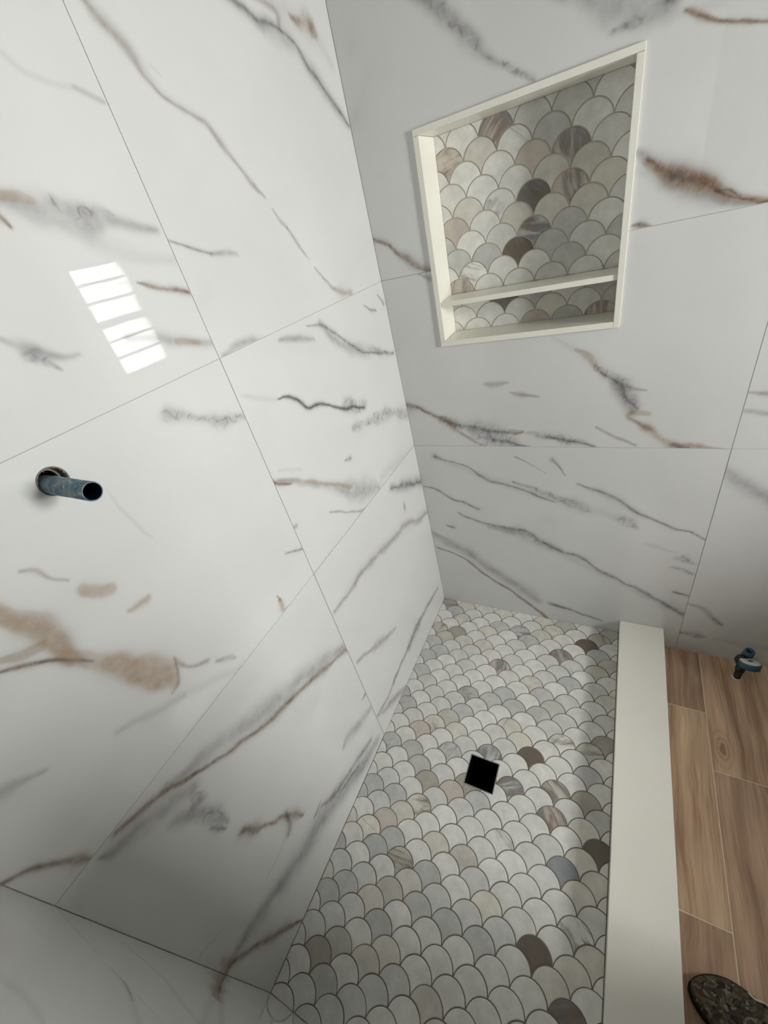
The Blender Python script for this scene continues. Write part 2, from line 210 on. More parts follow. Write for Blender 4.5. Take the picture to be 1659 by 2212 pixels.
 ('B','h',[(0.8464,0.5157,0.0071),(0.8974,0.5020,0.0087),(0.9407,0.4874,0.0051)]),
 ('B','x',[(0.9472,0.4618,0.0069),(0.9720,0.4598,0.0103),(1.0033,0.4480,0.0051)]),
 ('B','x',[(0.9368,0.4185,0.0036),(0.9729,0.4097,0.0071),(1.0048,0.3980,0.0070)]),
 ('B','d',[(0.9619,0.2929,0.0038),(1.0104,0.2852,0.0037)]),
 ('B','gb',[(1.0130,1.0778,0.0045),(1.0373,1.0753,0.0055),(1.0553,1.0743,0.0055),(1.1542,1.0692,0.0031)]),
 ('B','g',[(1.0194,1.0247,0.0058),(1.0502,1.0170,0.0069),(1.0694,1.0125,0.0068),(1.1751,0.9874,0.0039)]),
 ('B','g',[(1.0095,0.8412,0.0106),(1.0556,0.8011,0.0186),(1.1010,0.7642,0.0186),(1.1319,0.7398,0.0159),(1.2495,0.6468,0.0095)]),
 ('B','h',[(1.0120,0.8283,0.0187),(1.0738,0.7656,0.0215),(1.1346,0.7281,0.0213),(1.2540,0.6545,0.0126)]),
 ('B','g',[(1.0080,0.2461,0.0057),(1.0570,0.2341,0.0075),(1.1093,0.1762,0.0113),(1.1373,0.1530,0.0038)]),
 ('B','d',[(1.1013,0.1816,0.0038),(1.1337,0.1572,0.0038)]),
 ('B','x',[(1.0164,0.0749,0.0062),(1.0494,0.0778,0.0081),(1.0738,0.0749,0.0121),(1.0946,0.0737,0.0040)]),
 ('B','h',[(1.1285,0.0716,0.0059),(1.2069,0.0667,0.0153),(1.2857,0.0691,0.0147),(1.4209,0.0731,0.0083)]),
 ('F','b',[(-0.0070,0.3030,0.0115),(0.0713,0.4352,0.0097),(0.1455,0.5627,0.0060)]),  # painted reflection: mirror image of the left wall's brown vein
 ('F','h',[(0.1644,0.9096,0.0038),(0.2068,0.9229,0.0070),(0.2844,0.9764,0.0057)]),
 ('F','g',[(0.1606,0.9005,0.0026),(0.1945,0.9125,0.0036),(0.2332,0.9367,0.0022)]),
 ('F','h',[(0.0497,0.7648,0.0052),(0.1364,0.7477,0.0097),(0.2543,0.7870,0.0094)]),
 ('F','h',[(0.2087,1.1957,0.0084),(0.2512,1.1714,0.0137),(0.2804,1.1547,0.0094),(0.3137,1.1600,0.0062)]),
]
FLOOR_STONES = [(0.546,-0.650,'D',.2),(0.041,-0.023,'T',.5),(0.116,-0.112,'B',.6),(0.042,-0.195,'P',.6),(0.129,-0.193,'T',.4),(0.041,-0.271,'G',.3),(0.364,-0.320,'P',.7),(0.266,-0.478,'G',.7),(0.036,-0.353,'G',.3),(0.086,-0.312,'G',.3),(0.687,-0.109,'D',.3),(0.733,-0.068,'O',.5),(0.596,-0.187,'P',.8),(0.419,-0.106,'G',.6),(0.455,-0.159,'G',.5),(0.548,-0.075,'B',.6),(0.498,-0.023,'B',.3),(0.503,-0.360,'B',.4),(0.640,-0.311,'G',.3),(0.547,-0.396,'G',.3),(0.722,-0.231,'O',.2),(0.769,-0.190,'O',.2),(0.733,-0.157,'G',.1),(0.128,-0.681,'P',.2),(0.177,-0.641,'B',.5),(0.274,-0.727,'G',.6),(0.218,-0.848,'T',.3),(0.315,-0.842,'P',.2),(0.337,-0.815,'T',.4),(0.391,-0.678,'G',.8),(0.043,-0.764,'G',.4),(0.128,-0.774,'G',.3),(0.260,-0.572,'G',.2),(0.175,-0.807,'G',.1),(0.042,-0.594,'G',.5),(0.451,-0.553,'B',.5),(0.544,-0.479,'G',.5),(0.500,-0.600,'C',0),(0.451,-0.483,'G',.3),(0.594,-0.522,'L',.1),(0.638,-0.557,'W',.6),(0.732,-0.554,'O',.6),(0.772,-0.514,'T',.1),(0.500,-0.765,'G',.8),(0.639,-0.708,'O',.8),(0.728,-0.710,'T',.05),(0.733,-0.636,'G',.1),(0.078,-1.050,'C',.4),(0.128,-1.010,'P',.05),(0.191,-0.963,'B',.5),(0.220,-0.925,'B',.6),(0.128,-1.091,'G',.4),(0.230,-1.088,'O',.6),(0.314,-1.005,'B',.4),(0.222,-1.169,'O',.05),(0.309,-1.164,'G',.1),(0.066,-1.218,'G',.1),(0.128,-1.175,'L',.3),(0.388,-1.014,'O',.4),(0.636,-0.813,'P',.8),(0.769,-0.839,'D',.4),(0.686,-0.925,'S',.3),(0.738,-0.882,'B',.1),(0.411,-0.846,'G',.3),(0.507,-0.921,'W',.6),(0.688,-0.769,'L',.2),(0.774,-0.920,'B',.05),(0.772,-0.761,'G',.2),(0.463,-0.964,'L',.3),(0.645,-1.128,'D',.4),(0.728,-1.199,'D',.9),(0.503,-1.166,'G',.2),(0.499,-1.085,'C',0),(0.645,-1.039,'W',.4),(0.687,-1.166,'B',.05),(0.730,-1.132,'B',0),(0.772,-1.091,'B',0),(0.734,-1.048,'W',.5),(0.750,-0.978,'B',0),(0.316,-1.180,'G',.1),(0.123,-1.329,'O',.1),(0.121,-1.416,'G',.1),(0.075,-1.372,'T',.1),(0.502,-0.163,'W',0),(0.598,-0.089,'W',0),(0.552,-0.178,'W',0),(0.660,-0.153,'W',0),(0.690,-0.191,'W',0),(0.305,-0.606,'W',0),(0.171,-0.729,'W',0),(0.554,-0.549,'W',0),(0.600,-0.613,'W',0),(0.638,-0.640,'W',0),(0.689,-0.602,'W',0),(0.503,-0.691,'W',0),(0.593,-0.697,'W',0),(0.689,-0.524,'W',0),(0.039,-0.685,'W',0),(0.308,-0.771,'W',0),(0.545,-0.811,'W',0),(0.588,-0.849,'W',0),(0.537,-0.883,'W',0)]
NICHE_STONES = [(0.363,1.795,'P',.9),(0.227,1.764,'B',.6),(0.205,1.719,'P',.7),(0.413,1.760,'W',.4),(0.504,1.758,'G',.3),(0.550,1.709,'P',.8),(0.457,1.713,'P',.1),(0.317,1.762,'B',.3),(0.595,1.672,'O',.2),(0.504,1.669,'B',.2),(0.552,1.634,'P',.7),(0.460,1.634,'D',.9),(0.364,1.717,'W',0),(0.415,1.680,'W',0),(0.365,1.630,'W',.5),(0.505,1.589,'B',.2),(0.458,1.550,'G',.8),(0.414,1.508,'D',.7),(0.318,1.497,'G',.2),(0.260,1.467,'W',.6),(0.229,1.434,'P',.6),(0.361,1.555,'L',.3),(0.551,1.551,'G',.2),(0.360,1.368,'D',.9),(0.461,1.312,'P',.1),(0.640,1.311,'P',.8),(0.233,1.596,'P',.3),(0.553,1.470,'G',.2)]

random.seed(4)
rng = np.random.default_rng(7)

# ------------------------------------------------------------------ materials
def srgb(c):
    return tuple(((x / 255) / 12.92 if x / 255 <= 0.04045 else ((x / 255 + 0.055) / 1.055) ** 2.4) for x in c)

class NT:
    def __init__(s, name):
        s.m = bpy.data.materials.new(name)
        s.m.use_nodes = True
        s.t = s.m.node_tree
        s.b = s.t.nodes['Principled BSDF']
    def n(s, typ, **kw):
        nd = s.t.nodes.new(typ)
        for k, v in kw.items():
            if k == 'ins':
                for i, val in v.items():
                    if hasattr(val, 'is_output'):
                        s.t.links.new(val, nd.inputs[i])
                    else:
                        nd.inputs[i].default_value = val
            else:
                setattr(nd, k, v)
        return nd
    def math(s, op, a, b=0.0, c=None, clamp=False):
        ins = {0: a, 1: b}
        if c is not None:
            ins[2] = c
        return s.n('ShaderNodeMath', operation=op, use_clamp=clamp, ins=ins).outputs[0]
    def mix(s, fac, a, b):
        nd = s.n('ShaderNodeMix', data_type='RGBA')
        for i, v in ((0, fac), (6, a), (7, b)):
            if hasattr(v, 'is_output'):
                s.t.links.new(v, nd.inputs[i])
            else:
                nd.inputs[i].default_value = v if i == 0 else (*v[:3], 1)
        return nd.outputs[2]
    def noise(s, vec, scale, detail=3, rough=0.55, dist=0.0):
        return s.n('ShaderNodeTexNoise', ins={'Vector': vec, 'Scale': scale, 'Detail': detail,
                                              'Roughness': rough, 'Distortion': dist}).outputs[0]
    def coord(s):
        return s.n('ShaderNodeTexCoord').outputs['Object']
    def map(s, vec, scale=(1, 1, 1), rot=(0, 0, 0)):
        return s.n('ShaderNodeMapping', ins={'Vector': vec, 'Scale': scale, 'Rotation': rot}).outputs[0]
    def rng(s, v, a, b, c=0.0, e=1.0):
        return s.n('ShaderNodeMapRange', ins={0: v, 1: a, 2: b, 3: c, 4: e}).outputs[0]
    def out(s, col=None, rough=None, spec=None, bump=None, dist=0.001, metal=None):
        for k, v in (('Base Color', col), ('Roughness', rough), ('Specular IOR Level', spec), ('Metallic', metal)):
            if v is None:
                continue
            if hasattr(v, 'is_output'):
                s.t.links.new(v, s.b.inputs[k])
            else:
                s.b.inputs[k].default_value = (*v[:3], 1) if k == 'Base Color' else v
        if bump is not None:
            bn = s.n('ShaderNodeBump', ins={'Height': bump, 'Distance': dist, 'Strength': 0.6})
            s.t.links.new(bn.outputs[0], s.b.inputs['Normal'])
        return s.m

def simple(name, c, rough=0.5, spec=0.5, var=0.06, scale=40, metal=None):
    k = NT(name)
    nz = k.noise(k.coord(), scale, 4)
    a = tuple(x * (1 - var) for x in srgb(c))
    b = tuple(min(1, x * (1 + var)) for x in srgb(c))
    return k.out(k.mix(nz, a, b), rough, spec, metal=metal)

def make_marble():
    k = NT('polished_marble_porcelain')
    co = k.coord()
    at = k.n('ShaderNodeAttribute', attribute_name='veins')
    sep = k.n('ShaderNodeSeparateColor', ins={0: at.outputs[0]})
    fine = k.noise(co, 210, 4, 0.6)
    mid = k.noise(co, 60, 3, 0.6)
    brk = k.math('ADD', k.math('MULTIPLY', fine, 0.8), k.math('MULTIPLY', mid, 0.6))
    brk = k.math('ADD', k.math('MULTIPLY', brk, 1.0), 0.22)
    soft = k.rng(mid, 0.25, 0.75, 0.75, 1.15)
    cloud = k.rng(k.noise(co, 2.6, 3), 0.35, 0.7, 0, 1)
    base = k.mix(cloud, (0.690, 0.692, 0.678), (0.655, 0.656, 0.642))
    gray = k.math('MULTIPLY', sep.outputs[0], soft, clamp=True)
    dark = k.math('MULTIPLY', sep.outputs[1], brk, clamp=True)
    brown = k.math('MULTIPLY', sep.outputs[2], brk, clamp=True)
    tan = k.math('MULTIPLY', at.outputs['Alpha'], soft, clamp=True)
    c = k.mix(gray, base, (0.27, 0.26, 0.265))
    c = k.mix(tan, c, (0.38, 0.285, 0.205))
    c = k.mix(brown, c, (0.17, 0.095, 0.055))
    c = k.mix(dark, c, (0.045, 0.042, 0.045))
    return k.out(c, 0.018, 0.72)

def make_stone():
    k = NT('honed_marble_mosaic')
    oi = k.n('ShaderNodeObjectInfo')
    off = k.n('ShaderNodeCombineXYZ', ins={0: k.math('MULTIPLY', oi.outputs['Random'], 37.0),
                                           1: k.math('MULTIPLY', oi.outputs['Random'], 91.0), 2: 0.0}).outputs[0]
    co = k.n('ShaderNodeVectorMath', operation='ADD', ins={0: k.coord(), 1: off}).outputs[0]
    ang = k.math('MULTIPLY', oi.outputs['Random'], 600.0)
    rv = k.n('ShaderNodeVectorRotate', rotation_type='Z_AXIS', ins={'Vector': co, 'Angle': ang}).outputs[0]
    st = k.noise(k.map(rv, (9, 42, 9)), 1.0, 5, 0.6, 0.6)
    cl = k.noise(co, 26, 4, 0.6)
    base = oi.outputs['Color']
    lum = k.rng(cl, 0.3, 0.7, 0.86, 1.09)
    bs = k.n('ShaderNodeVectorMath', operation='SCALE', ins={0: base, 3: lum}).outputs[0]
    # streaks: amount comes from the tile itself (object colour alpha)
    thr = k.math('SUBTRACT', 0.76, k.math('MULTIPLY', oi.outputs['Alpha'], 0.42))
    m = k.rng(k.math('SUBTRACT', st, thr), -0.02, 0.14, 0, 0.85)
    m = k.math('MULTIPLY', m, k.rng(oi.outputs['Alpha'], 0.02, 0.5, 0.22, 1.0), clamp=True)
    warm = k.rng(k.noise(co, 14, 2), 0.42, 0.6, 0, 1)
    sc = k.mix(warm, (0.20, 0.148, 0.115), (0.20, 0.20, 0.205))
    return k.out(k.mix(m, bs, sc), 0.36, 0.4, k.noise(co, 120, 3), 0.0004)

def make_wood(name, knot=None):
    k = NT(name)
    oi = k.n('ShaderNodeObjectInfo')
    co = k.coord()
    off = k.n('ShaderNodeCombineXYZ', ins={0: k.math('MULTIPLY', oi.outputs['Random'], 13.0), 1: 0.0,
                                           2: k.math('MULTIPLY', oi.outputs['Random'], 50.0)}).outputs[0]
    v = k.n('ShaderNodeVectorMath', operation='ADD', ins={0: co, 1: off}).outputs[0]
    warp = k.noise(k.map(v, (7, 2.0, 1)), 1.0, 3)
    sx = k.n('ShaderNodeSeparateXYZ', ins={0: v})
    x = k.math('ADD', sx.outputs[0], k.math('MULTIPLY', warp, 0.06))
    if knot:
        kx = k.n('ShaderNodeVectorMath', operation='SUBTRACT', ins={0: co, 1: (knot[0], knot[1], 0)}).outputs[0]
        kx = k.map(kx, (1.0, 0.42, 0.0))
        kx = k.n('ShaderNodeVectorMath', operation='ADD', ins={0: kx, 1: k.n('ShaderNodeVectorMath', operation='SCALE', ins={
            0: k.n('ShaderNodeTexNoise', ins={'Vector': co, 'Scale': 16.0}).outputs[1], 3: 0.018}).outputs[0]}).outputs[0]
        dist = k.n('ShaderNodeVectorMath', operation='LENGTH', ins={0: k.n('ShaderNodeVectorMath', operation='SUBTRACT',
                   ins={0: kx, 1: (0.009, 0.009, 0.009)}).outputs[0]}).outputs['Value']
        near = k.rng(dist, 0.010, 0.040, 0.9, 0)
    fine = k.noise(k.n('ShaderNodeCombineXYZ', ins={0: k.math('MULTIPLY', x, 170), 1: k.math('MULTIPLY', sx.outputs[1], 5), 2: sx.outputs[2]}).outputs[0], 1.0, 4, 0.65)
    broad = k.noise(k.n('ShaderNodeCombineXYZ', ins={0: k.math('MULTIPLY', x, 26), 1: k.math('MULTIPLY', sx.outputs[1], 2.2), 2: sx.outputs[2]}).outputs[0], 1.0, 3, 0.55)
    g = k.math('ADD', k.math('MULTIPLY', fine, 0.45), k.math('MULTIPLY', broad, 0.75))
    g = k.rng(g, 0.38, 0.82, 0, 1)
    if knot:
        ring = k.math('SINE', k.math('MULTIPLY', dist, 520))
        ring = k.rng(ring, -0.6, 1, 0.42, 0.78)
        core = k.rng(dist, 0.006, 0.014, 1.0, 0.0)
        g2 = k.math('MAXIMUM', ring, core)
        g = k.n('ShaderNodeMix', data_type='FLOAT', ins={0: near, 2: g, 3: g2}).outputs[0]
    dk = srgb((134, 106, 84)); lt = srgb((212, 186, 160))
    col = k.mix(g, lt, dk)
    col = k.n('ShaderNodeMix', data_type='RGBA', blend_type='MULTIPLY', ins={0: 1.0, 6: col, 7: oi.outputs['Color']}).outputs[2]
    return k.out(col, 0.5, 0.35, fine, 0.0004)

def make_camo():
    k = NT('camouflage_foam')
    co = k.coord()
    a = k.noise(co, 27, 3, 0.6, 1.2)
    b = k.noise(k.map(co, (1, 1.6, 1), (0, 0, 0.7)), 38, 4, 0.6, 1.6)
    c = k.mix(k.rng(a, 0.45, 0.53), srgb((68, 55, 42)), srgb((98, 87, 70)))
    c = k.mix(k.rng(b, 0.56, 0.585), c, srgb((30, 25, 20)))
    c = k.mix(k.rng(k.noise(co, 85, 3), 0.60, 0.63), c, srgb((122, 118, 104)))
    return k.out(c, 0.6, 0.3, k.noise(co, 300, 3), 0.0005)

def make_pipe():
    k = NT('smeared_blue_pipe')
    co = k.coord()
    n1 = k.rng(k.noise(co, 70, 4, 0.65, 0.6), 0.4, 0.62)
    n2 = k.rng(k.noise(co, 130, 3, 0.6), 0.62, 0.68)
    c = k.mix(n1, srgb((66, 100, 117)), srgb((124, 134, 136)))
    c = k.mix(n2, c, srgb((170, 178, 178)))
    return k.out(c, 0.65, 0.3)

def make_glass():
    k = NT('window_glass')
    t = k.n('ShaderNodeBsdfTransparent')
    g = k.n('ShaderNodeBsdfGlossy', ins={'Roughness': 0.0})
    fr = k.n('ShaderNodeFresnel', ins={'IOR': 1.45})
    mx = k.n('ShaderNodeMixShader', ins={0: fr.outputs[0], 1: t.outputs[0], 2: g.outputs[0]})
    k.t.links.new(mx.outputs[0], k.t.nodes['Material Output'].inputs['Surface'])
    return k.m

M = dict(
    marble=make_marble(), stone=make_stone(), wood=make_wood('wood_look_porcelain'),
    wood_knot=make_wood('wood_look_porcelain_with_knot', (1.128, -0.385)),
    wall_grout=simple('pale_wall_grout', (188, 188, 182), 0.9, 0.2),
    floor_grout=simple('grey_beige_grout', (124, 117, 104), 0.9, 0.2, 0.1),
    niche_grout=simple('cream_grout', (178, 172, 158), 0.9, 0.2, 0.08),
    wood_grout=simple('sand_grout', (232, 214, 190), 0.9, 0.2),
    quartz=simple('cream_quartz', (236, 233, 222), 0.28, 0.45, 0.025, 300),
    paint=simple('taupe_wall_paint', (122, 116, 108), 0.6, 0.3, 0.01, 8),
    ceiling=simple('ceiling_paint', (150, 148, 143), 0.8, 0.2, 0.01, 8),
    trim=simple('white_window_trim', (236, 236, 232), 0.35, 0.4, 0.01),
    steel=simple('brushed_steel', (150, 150, 148), 0.3, 0.5, 0.08, 120, 1.0),
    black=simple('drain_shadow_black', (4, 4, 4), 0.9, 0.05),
    pipe=make_pipe(), pipe_in=simple('dark_blue_pipe_inside', (16, 36, 66), 0.4, 0.4, 0.2),
    board=simple('cut_backer_board', (150, 140, 132), 0.9, 0.1, 0.35, 90),
    rust=simple('red_brown_fitting', (92, 48, 44), 0.7, 0.3, 0.4, 120),
    rim=simple('grey_sealant_rim', (112, 112, 106), 0.7, 0.3, 0.1, 90),
    valve=simple('dark_bronze_valve', (38, 33, 32), 0.35, 0.5, 0.2, 80),
    blue=simple('blue_plastic', (58, 92, 112), 0.4, 0.5, 0.15, 60),
    white=simple('white_plastic', (228, 228, 222), 0.4, 0.5, 0.03),
    camo=make_camo(), sole=simple('dark_brown_sole', (36, 27, 20), 0.8, 0.2, 0.15, 60),
    strap=simple('pale_shoe_strap', (205, 198, 184), 0.5, 0.4, 0.08, 60), glass=make_glass(),
)

# ------------------------------------------------------------------ object helpers
def link(name, me, mat, parent=None):
    o = bpy.data.objects.new(name, me)
    if mat is not None and me is not None and not me.materials:
        me.materials.append(mat)
    S.collection.objects.link(o)
    if parent is not None:
        o.parent = parent
    return o

def bm_obj(name, bm, mat, parent=None, smooth=False):
    me = bpy.data.meshes.new(name)
    bmesh.ops.recalc_face_normals(bm, faces=bm.faces)
    bm.to_mesh(me)
    bm.free()
    if smooth:
        for p in me.polygons:
            p.use_smooth = True
    return link(name, me, mat, parent)

def add_box(bm, a, b):
    vs = [bm.verts.new((x, y, z)) for x in (a[0], b[0]) for y in (a[1], b[1]) for z in (a[2], b[2])]
    for q in ((0, 1, 3, 2), (4, 6, 7, 5), (0, 4, 5, 1), (2, 3, 7, 6), (0, 2, 6, 4), (1, 5, 7, 3)):
        bm.faces.new([vs[i] for i in q])
    return vs

def boxes(name, lst, mat, parent=None, bevel=0.0):
    bm = bmesh.new()
    for a, b in lst:
        add_box(bm, a, b)
    if bevel:
        bmesh.ops.bevel(bm, geom=bm.edges[:], offset=bevel, segments=2, affect='EDGES', profile=0.6)
    return bm_obj(name, bm, mat, parent)

def empty(name, loc):
    o = bpy.data.objects.new(name, None)
    o.location = loc
    o.empty_display_size = 0.05
    S.collection.objects.link(o)
    return o

def tag(o, label=None, cat=None, kind=None, group=None):
    for k, v in (('label', label), ('category', cat), ('kind', kind), ('group', group)):
        if v:
            o[k] = v
    return o

def adopt(child, parent):
    """parent a part built in world coordinates"""
    child.parent = parent
    child.location = child.location - parent.location
    return child

def lathe(bm, prof, axis_o, ax, n=32, cap0=True, cap1=True):
    """revolve (radius, along) pairs round an axis"""
    ax = Vector(ax).normalized()
    u = ax.orthogonal().normalized()
    w = ax.cross(u)
    rings = []
    for rad, h in prof:
        c = Vector(axis_o) + ax * h
        rings.append([bm.verts.new(c + (u * math.cos(t) + w * math.sin(t)) * rad) for t in [2 * math.pi * i / n for i in range(n)]])
    for A, B in zip(rings, rings[1:]):
        for i in range(n):
            bm.faces.new((A[i], A[(i + 1) % n], B[(i + 1) % n], B[i]))
    if cap0:
        bm.faces.new(rings[0][::-1])
    if cap1:
        bm.faces.new(rings[-1])
    return rings

# ------------------------------------------------------------------ dimensions
SH_X, SH_Y = 0.8035, -1.501        # shower floor
H1, H2, L1, BX = 1.5078, 0.9078, -0.7537, 1.0133
WOOD_Z = -0.0322
CURB = (0.8035, 0.9587, 0.078)
N_OUT = (0.1765, 0.6955, 1.2835, 1.8332)      # niche outer x0,x1,z0,z1
N_IN = (0.1925, 0.6800, 1.3000, 1.8190)
N_D = 0.108
DR = (0.3465, 0.4510, -0.8080, -0.7030)       # drain outer x0,x1,y0,y1
TILE_T = 0.0016

# ------------------------------------------------------------------ vein masks
def vnoise(x, y, s, seed):
    x = x * s + seed * 17.31; y = y * s + seed * 5.77
    xi = np.floor(x).astype(np.int64); yi = np.floor(y).astype(np.int64)
    fx = x - xi; fy = y - yi
    fx = fx * fx * (3 - 2 * fx); fy = fy * fy * (3 - 2 * fy)
    def h(a, b):
        n = (a * 374761393 + b * 668265263 + seed * 974634777) & 0xffffffff
        n = ((n ^ (n >> 13)) * 1274126177) & 0xffffffff
        return ((n ^ (n >> 16)) & 0xffff) / 65535.0
    return (h(xi, yi) * (1 - fx) + h(xi + 1, yi) * fx) * (1 - fy) + (h(xi, yi + 1) * (1 - fx) + h(xi + 1, yi + 1) * fx) * fy

def smooth_poly(p):
    """Catmull-Rom resampling of a vein centre line"""
    p = np.array(p)
    if len(p) < 3:
        return p
    q = np.vstack([2 * p[0] - p[1], p, 2 * p[-1] - p[-2]])
    out = []
    for i in range(1, len(q) - 2):
        for t in (0, 0.25, 0.5, 0.75):
            a, b, c, d_ = q[i - 1], q[i], q[i + 1], q[i + 2]
            out.append(0.5 * (2 * b + (c - a) * t + (2 * a - 5 * b + 4 * c - d_) * t * t + (3 * b - a - 3 * c + d_) * t ** 3))
    out.append(p[-1])
    out = np.array(out)
    out[:, 2] = np.maximum(out[:, 2], 0.0006)
    return out
VP = [(w, k, smooth_poly(p)) for w, k, p in VEINS]

def dist_poly(X, Y, p):
    """distance to a polyline and the half width at the nearest point, plus distance past its ends"""
    best = np.full(X.shape, 1e9); hw = np.zeros(X.shape)
    for (ax, ay, aw), (bx_, by, bw) in zip(p[:-1], p[1:]):
        dx, dy = bx_ - ax, by - ay
        L = dx * dx + dy * dy + 1e-12
        t = np.clip(((X - ax) * dx + (Y - ay) * dy) / L, 0, 1)
        dd = np.hypot(X - ax - t * dx, Y - ay - t * dy)
        m = dd < best
        best[m] = dd[m]; hw[m] = (aw + t * (bw - aw))[m]
    return best, hw

REACH = {'g': 2.4, 'h': 2.4, 'd': 4.2, 'k': 3.6, 'b': 3.8, 'gb': 2.6, 't': 2.0, 'o': 2.4, 'x': 2.6}
def own(p, rect):
    m = p[len(p) // 2]
    return rect[0] <= m[0] <= rect[1] and rect[2] <= m[1] <= rect[3]

def vein_masks(wall, X, Y, rect):
    out = np.zeros((len(X), 4), np.float32)
    lA = (vnoise(X, Y, 26, 3) - 0.5) * 0.010 + (vnoise(X, Y, 60, 5) - 0.5) * 0.0022
    lB = (vnoise(X, Y, 26, 13) - 0.5) * 0.010 + (vnoise(X, Y, 60, 15) - 0.5) * 0.0022
    nA = lA + (vnoise(X, Y, 120, 8) - 0.5) * 0.0018 + (vnoise(X, Y, 260, 7) - 0.5) * 0.0009
    nB = lB + (vnoise(X, Y, 120, 18) - 0.5) * 0.0018 + (vnoise(X, Y, 260, 17) - 0.5) * 0.0009
    wid = 0.62 + 0.85 * vnoise(X, Y, 24, 31)
    sp = vnoise(X, Y, 75, 21) * 0.6 + vnoise(X, Y, 200, 22) * 0.4
    cl = vnoise(X, Y, 32, 23) * 0.65 + vnoise(X, Y, 85, 24) * 0.35
    rid = 1 - np.abs(vnoise(X, Y, 75, 25) * 2 - 1) * 1.6 * (0.6 + 0.8 * vnoise(X, Y, 30, 26))
    for w, k, p in VP:
        if w != wall or not own(p, rect):
            continue
        rc = REACH[k]
        mw = p[:, 2].max() * rc + 0.012
        sel = (X > p[:, 0].min() - mw) & (X < p[:, 0].max() + mw) & (Y > p[:, 1].min() - mw) & (Y < p[:, 1].max() + mw)
        if not sel.any():
            continue
        xs, ys = X[sel], Y[sel]
        # the wobble of a vein scales with its width
        wob = np.clip(p[:, 2].mean() / 0.006, 0.25, 1.2)
        ux, uy = (lA, lB) if k in 'ght' else (nA, nB)
        dd, hw = dist_poly(xs + ux[sel] * wob, ys + uy[sel] * wob, p)
        hw = np.maximum(hw * (wid[sel] if k in ('b', 'gb', 'd', 'o', 'x') else 1.0), 0.0010)
        q = dd / hw
        s1, c1, r1 = sp[sel], cl[sel], rid[sel]
        gs = np.exp(-1.1 * q * q)
        ln = np.clip(1.5 - 1.35 * q, 0, 1)
        R = G = B = A = 0
        if k == 'g':
            R = np.exp(-0.9 * q * q) * (0.30 + 0.50 * c1)
        elif k == 'h':
            R = np.exp(-0.9 * q * q) * 0.17
        elif k == 'd':
            G = np.exp(-1.1 * q * q) * np.clip(0.25 + 0.75 * s1, 0, 1) * 0.80
            R = np.exp(-0.22 * q * q) * 0.30
        elif k == 'k':
            G = np.exp(-0.9 * q * q) * 0.85
            R = np.exp(-0.3 * q * q) * 0.4
        elif k == 'b':
            B = np.exp(-0.9 * q * q) * np.clip(0.4 + 0.6 * s1, 0, 1) * 0.88
            G = np.exp(-2.0 * q * q) * np.clip(c1 * 2.0 - 0.9, 0, 1) * 0.7
            A = np.exp(-0.35 * q * q) * 0.28
            R = np.exp(-0.25 * q * q) * 0.22
        elif k == 'gb':
            B = np.exp(-1.4 * q * q) * np.clip(s1 * 1.1 - 0.15, 0, 1) * 0.32
            R = np.exp(-0.8 * q * q) * (0.26 + 0.36 * c1)
            A = np.exp(-0.7 * q * q) * 0.18
        elif k == 't':
            A = 1 / (1 + np.exp((q - 1.0) * 7)) * (0.42 + 0.24 * c1)
            R = np.exp(-0.5 * q * q) * 0.12
        elif k == 'o':
            A = gs * 0.6
            B = np.exp(-1.3 * q * q) * np.clip(c1 * 1.9 - 0.6, 0, 1) * 0.7
        elif k == 'x':
            env = 1 / (1 + np.exp((q - 1.0) * 4.5))
            r2 = np.clip(r1 * 1.5 - 0.7, 0, 1)
            G = env * r2 * r2 * np.clip(0.3 + s1, 0, 1) * 0.9
            B = env * np.clip(c1 * 2.0 - 1.0, 0, 1) * 0.22
            R = np.exp(-0.7 * q * q) * (0.22 + 0.40 * c1)
        for i, v in enumerate((R, G, B, A)):
            if isinstance(v, int):
                continue
            cur = out[sel, i]
            out[sel, i] = cur + v - cur * v
    return out

def near_vein(wall, cx, cy, rad, rect):
    m = np.zeros(len(cx), bool)
    for w, k, p in VP:
        if w != wall or not own(p, rect):
            continue
        dd, hw = dist_poly(cx, cy, p)
        m |= dd < hw * REACH[k] * 0.9 + rad + 0.006
    return m

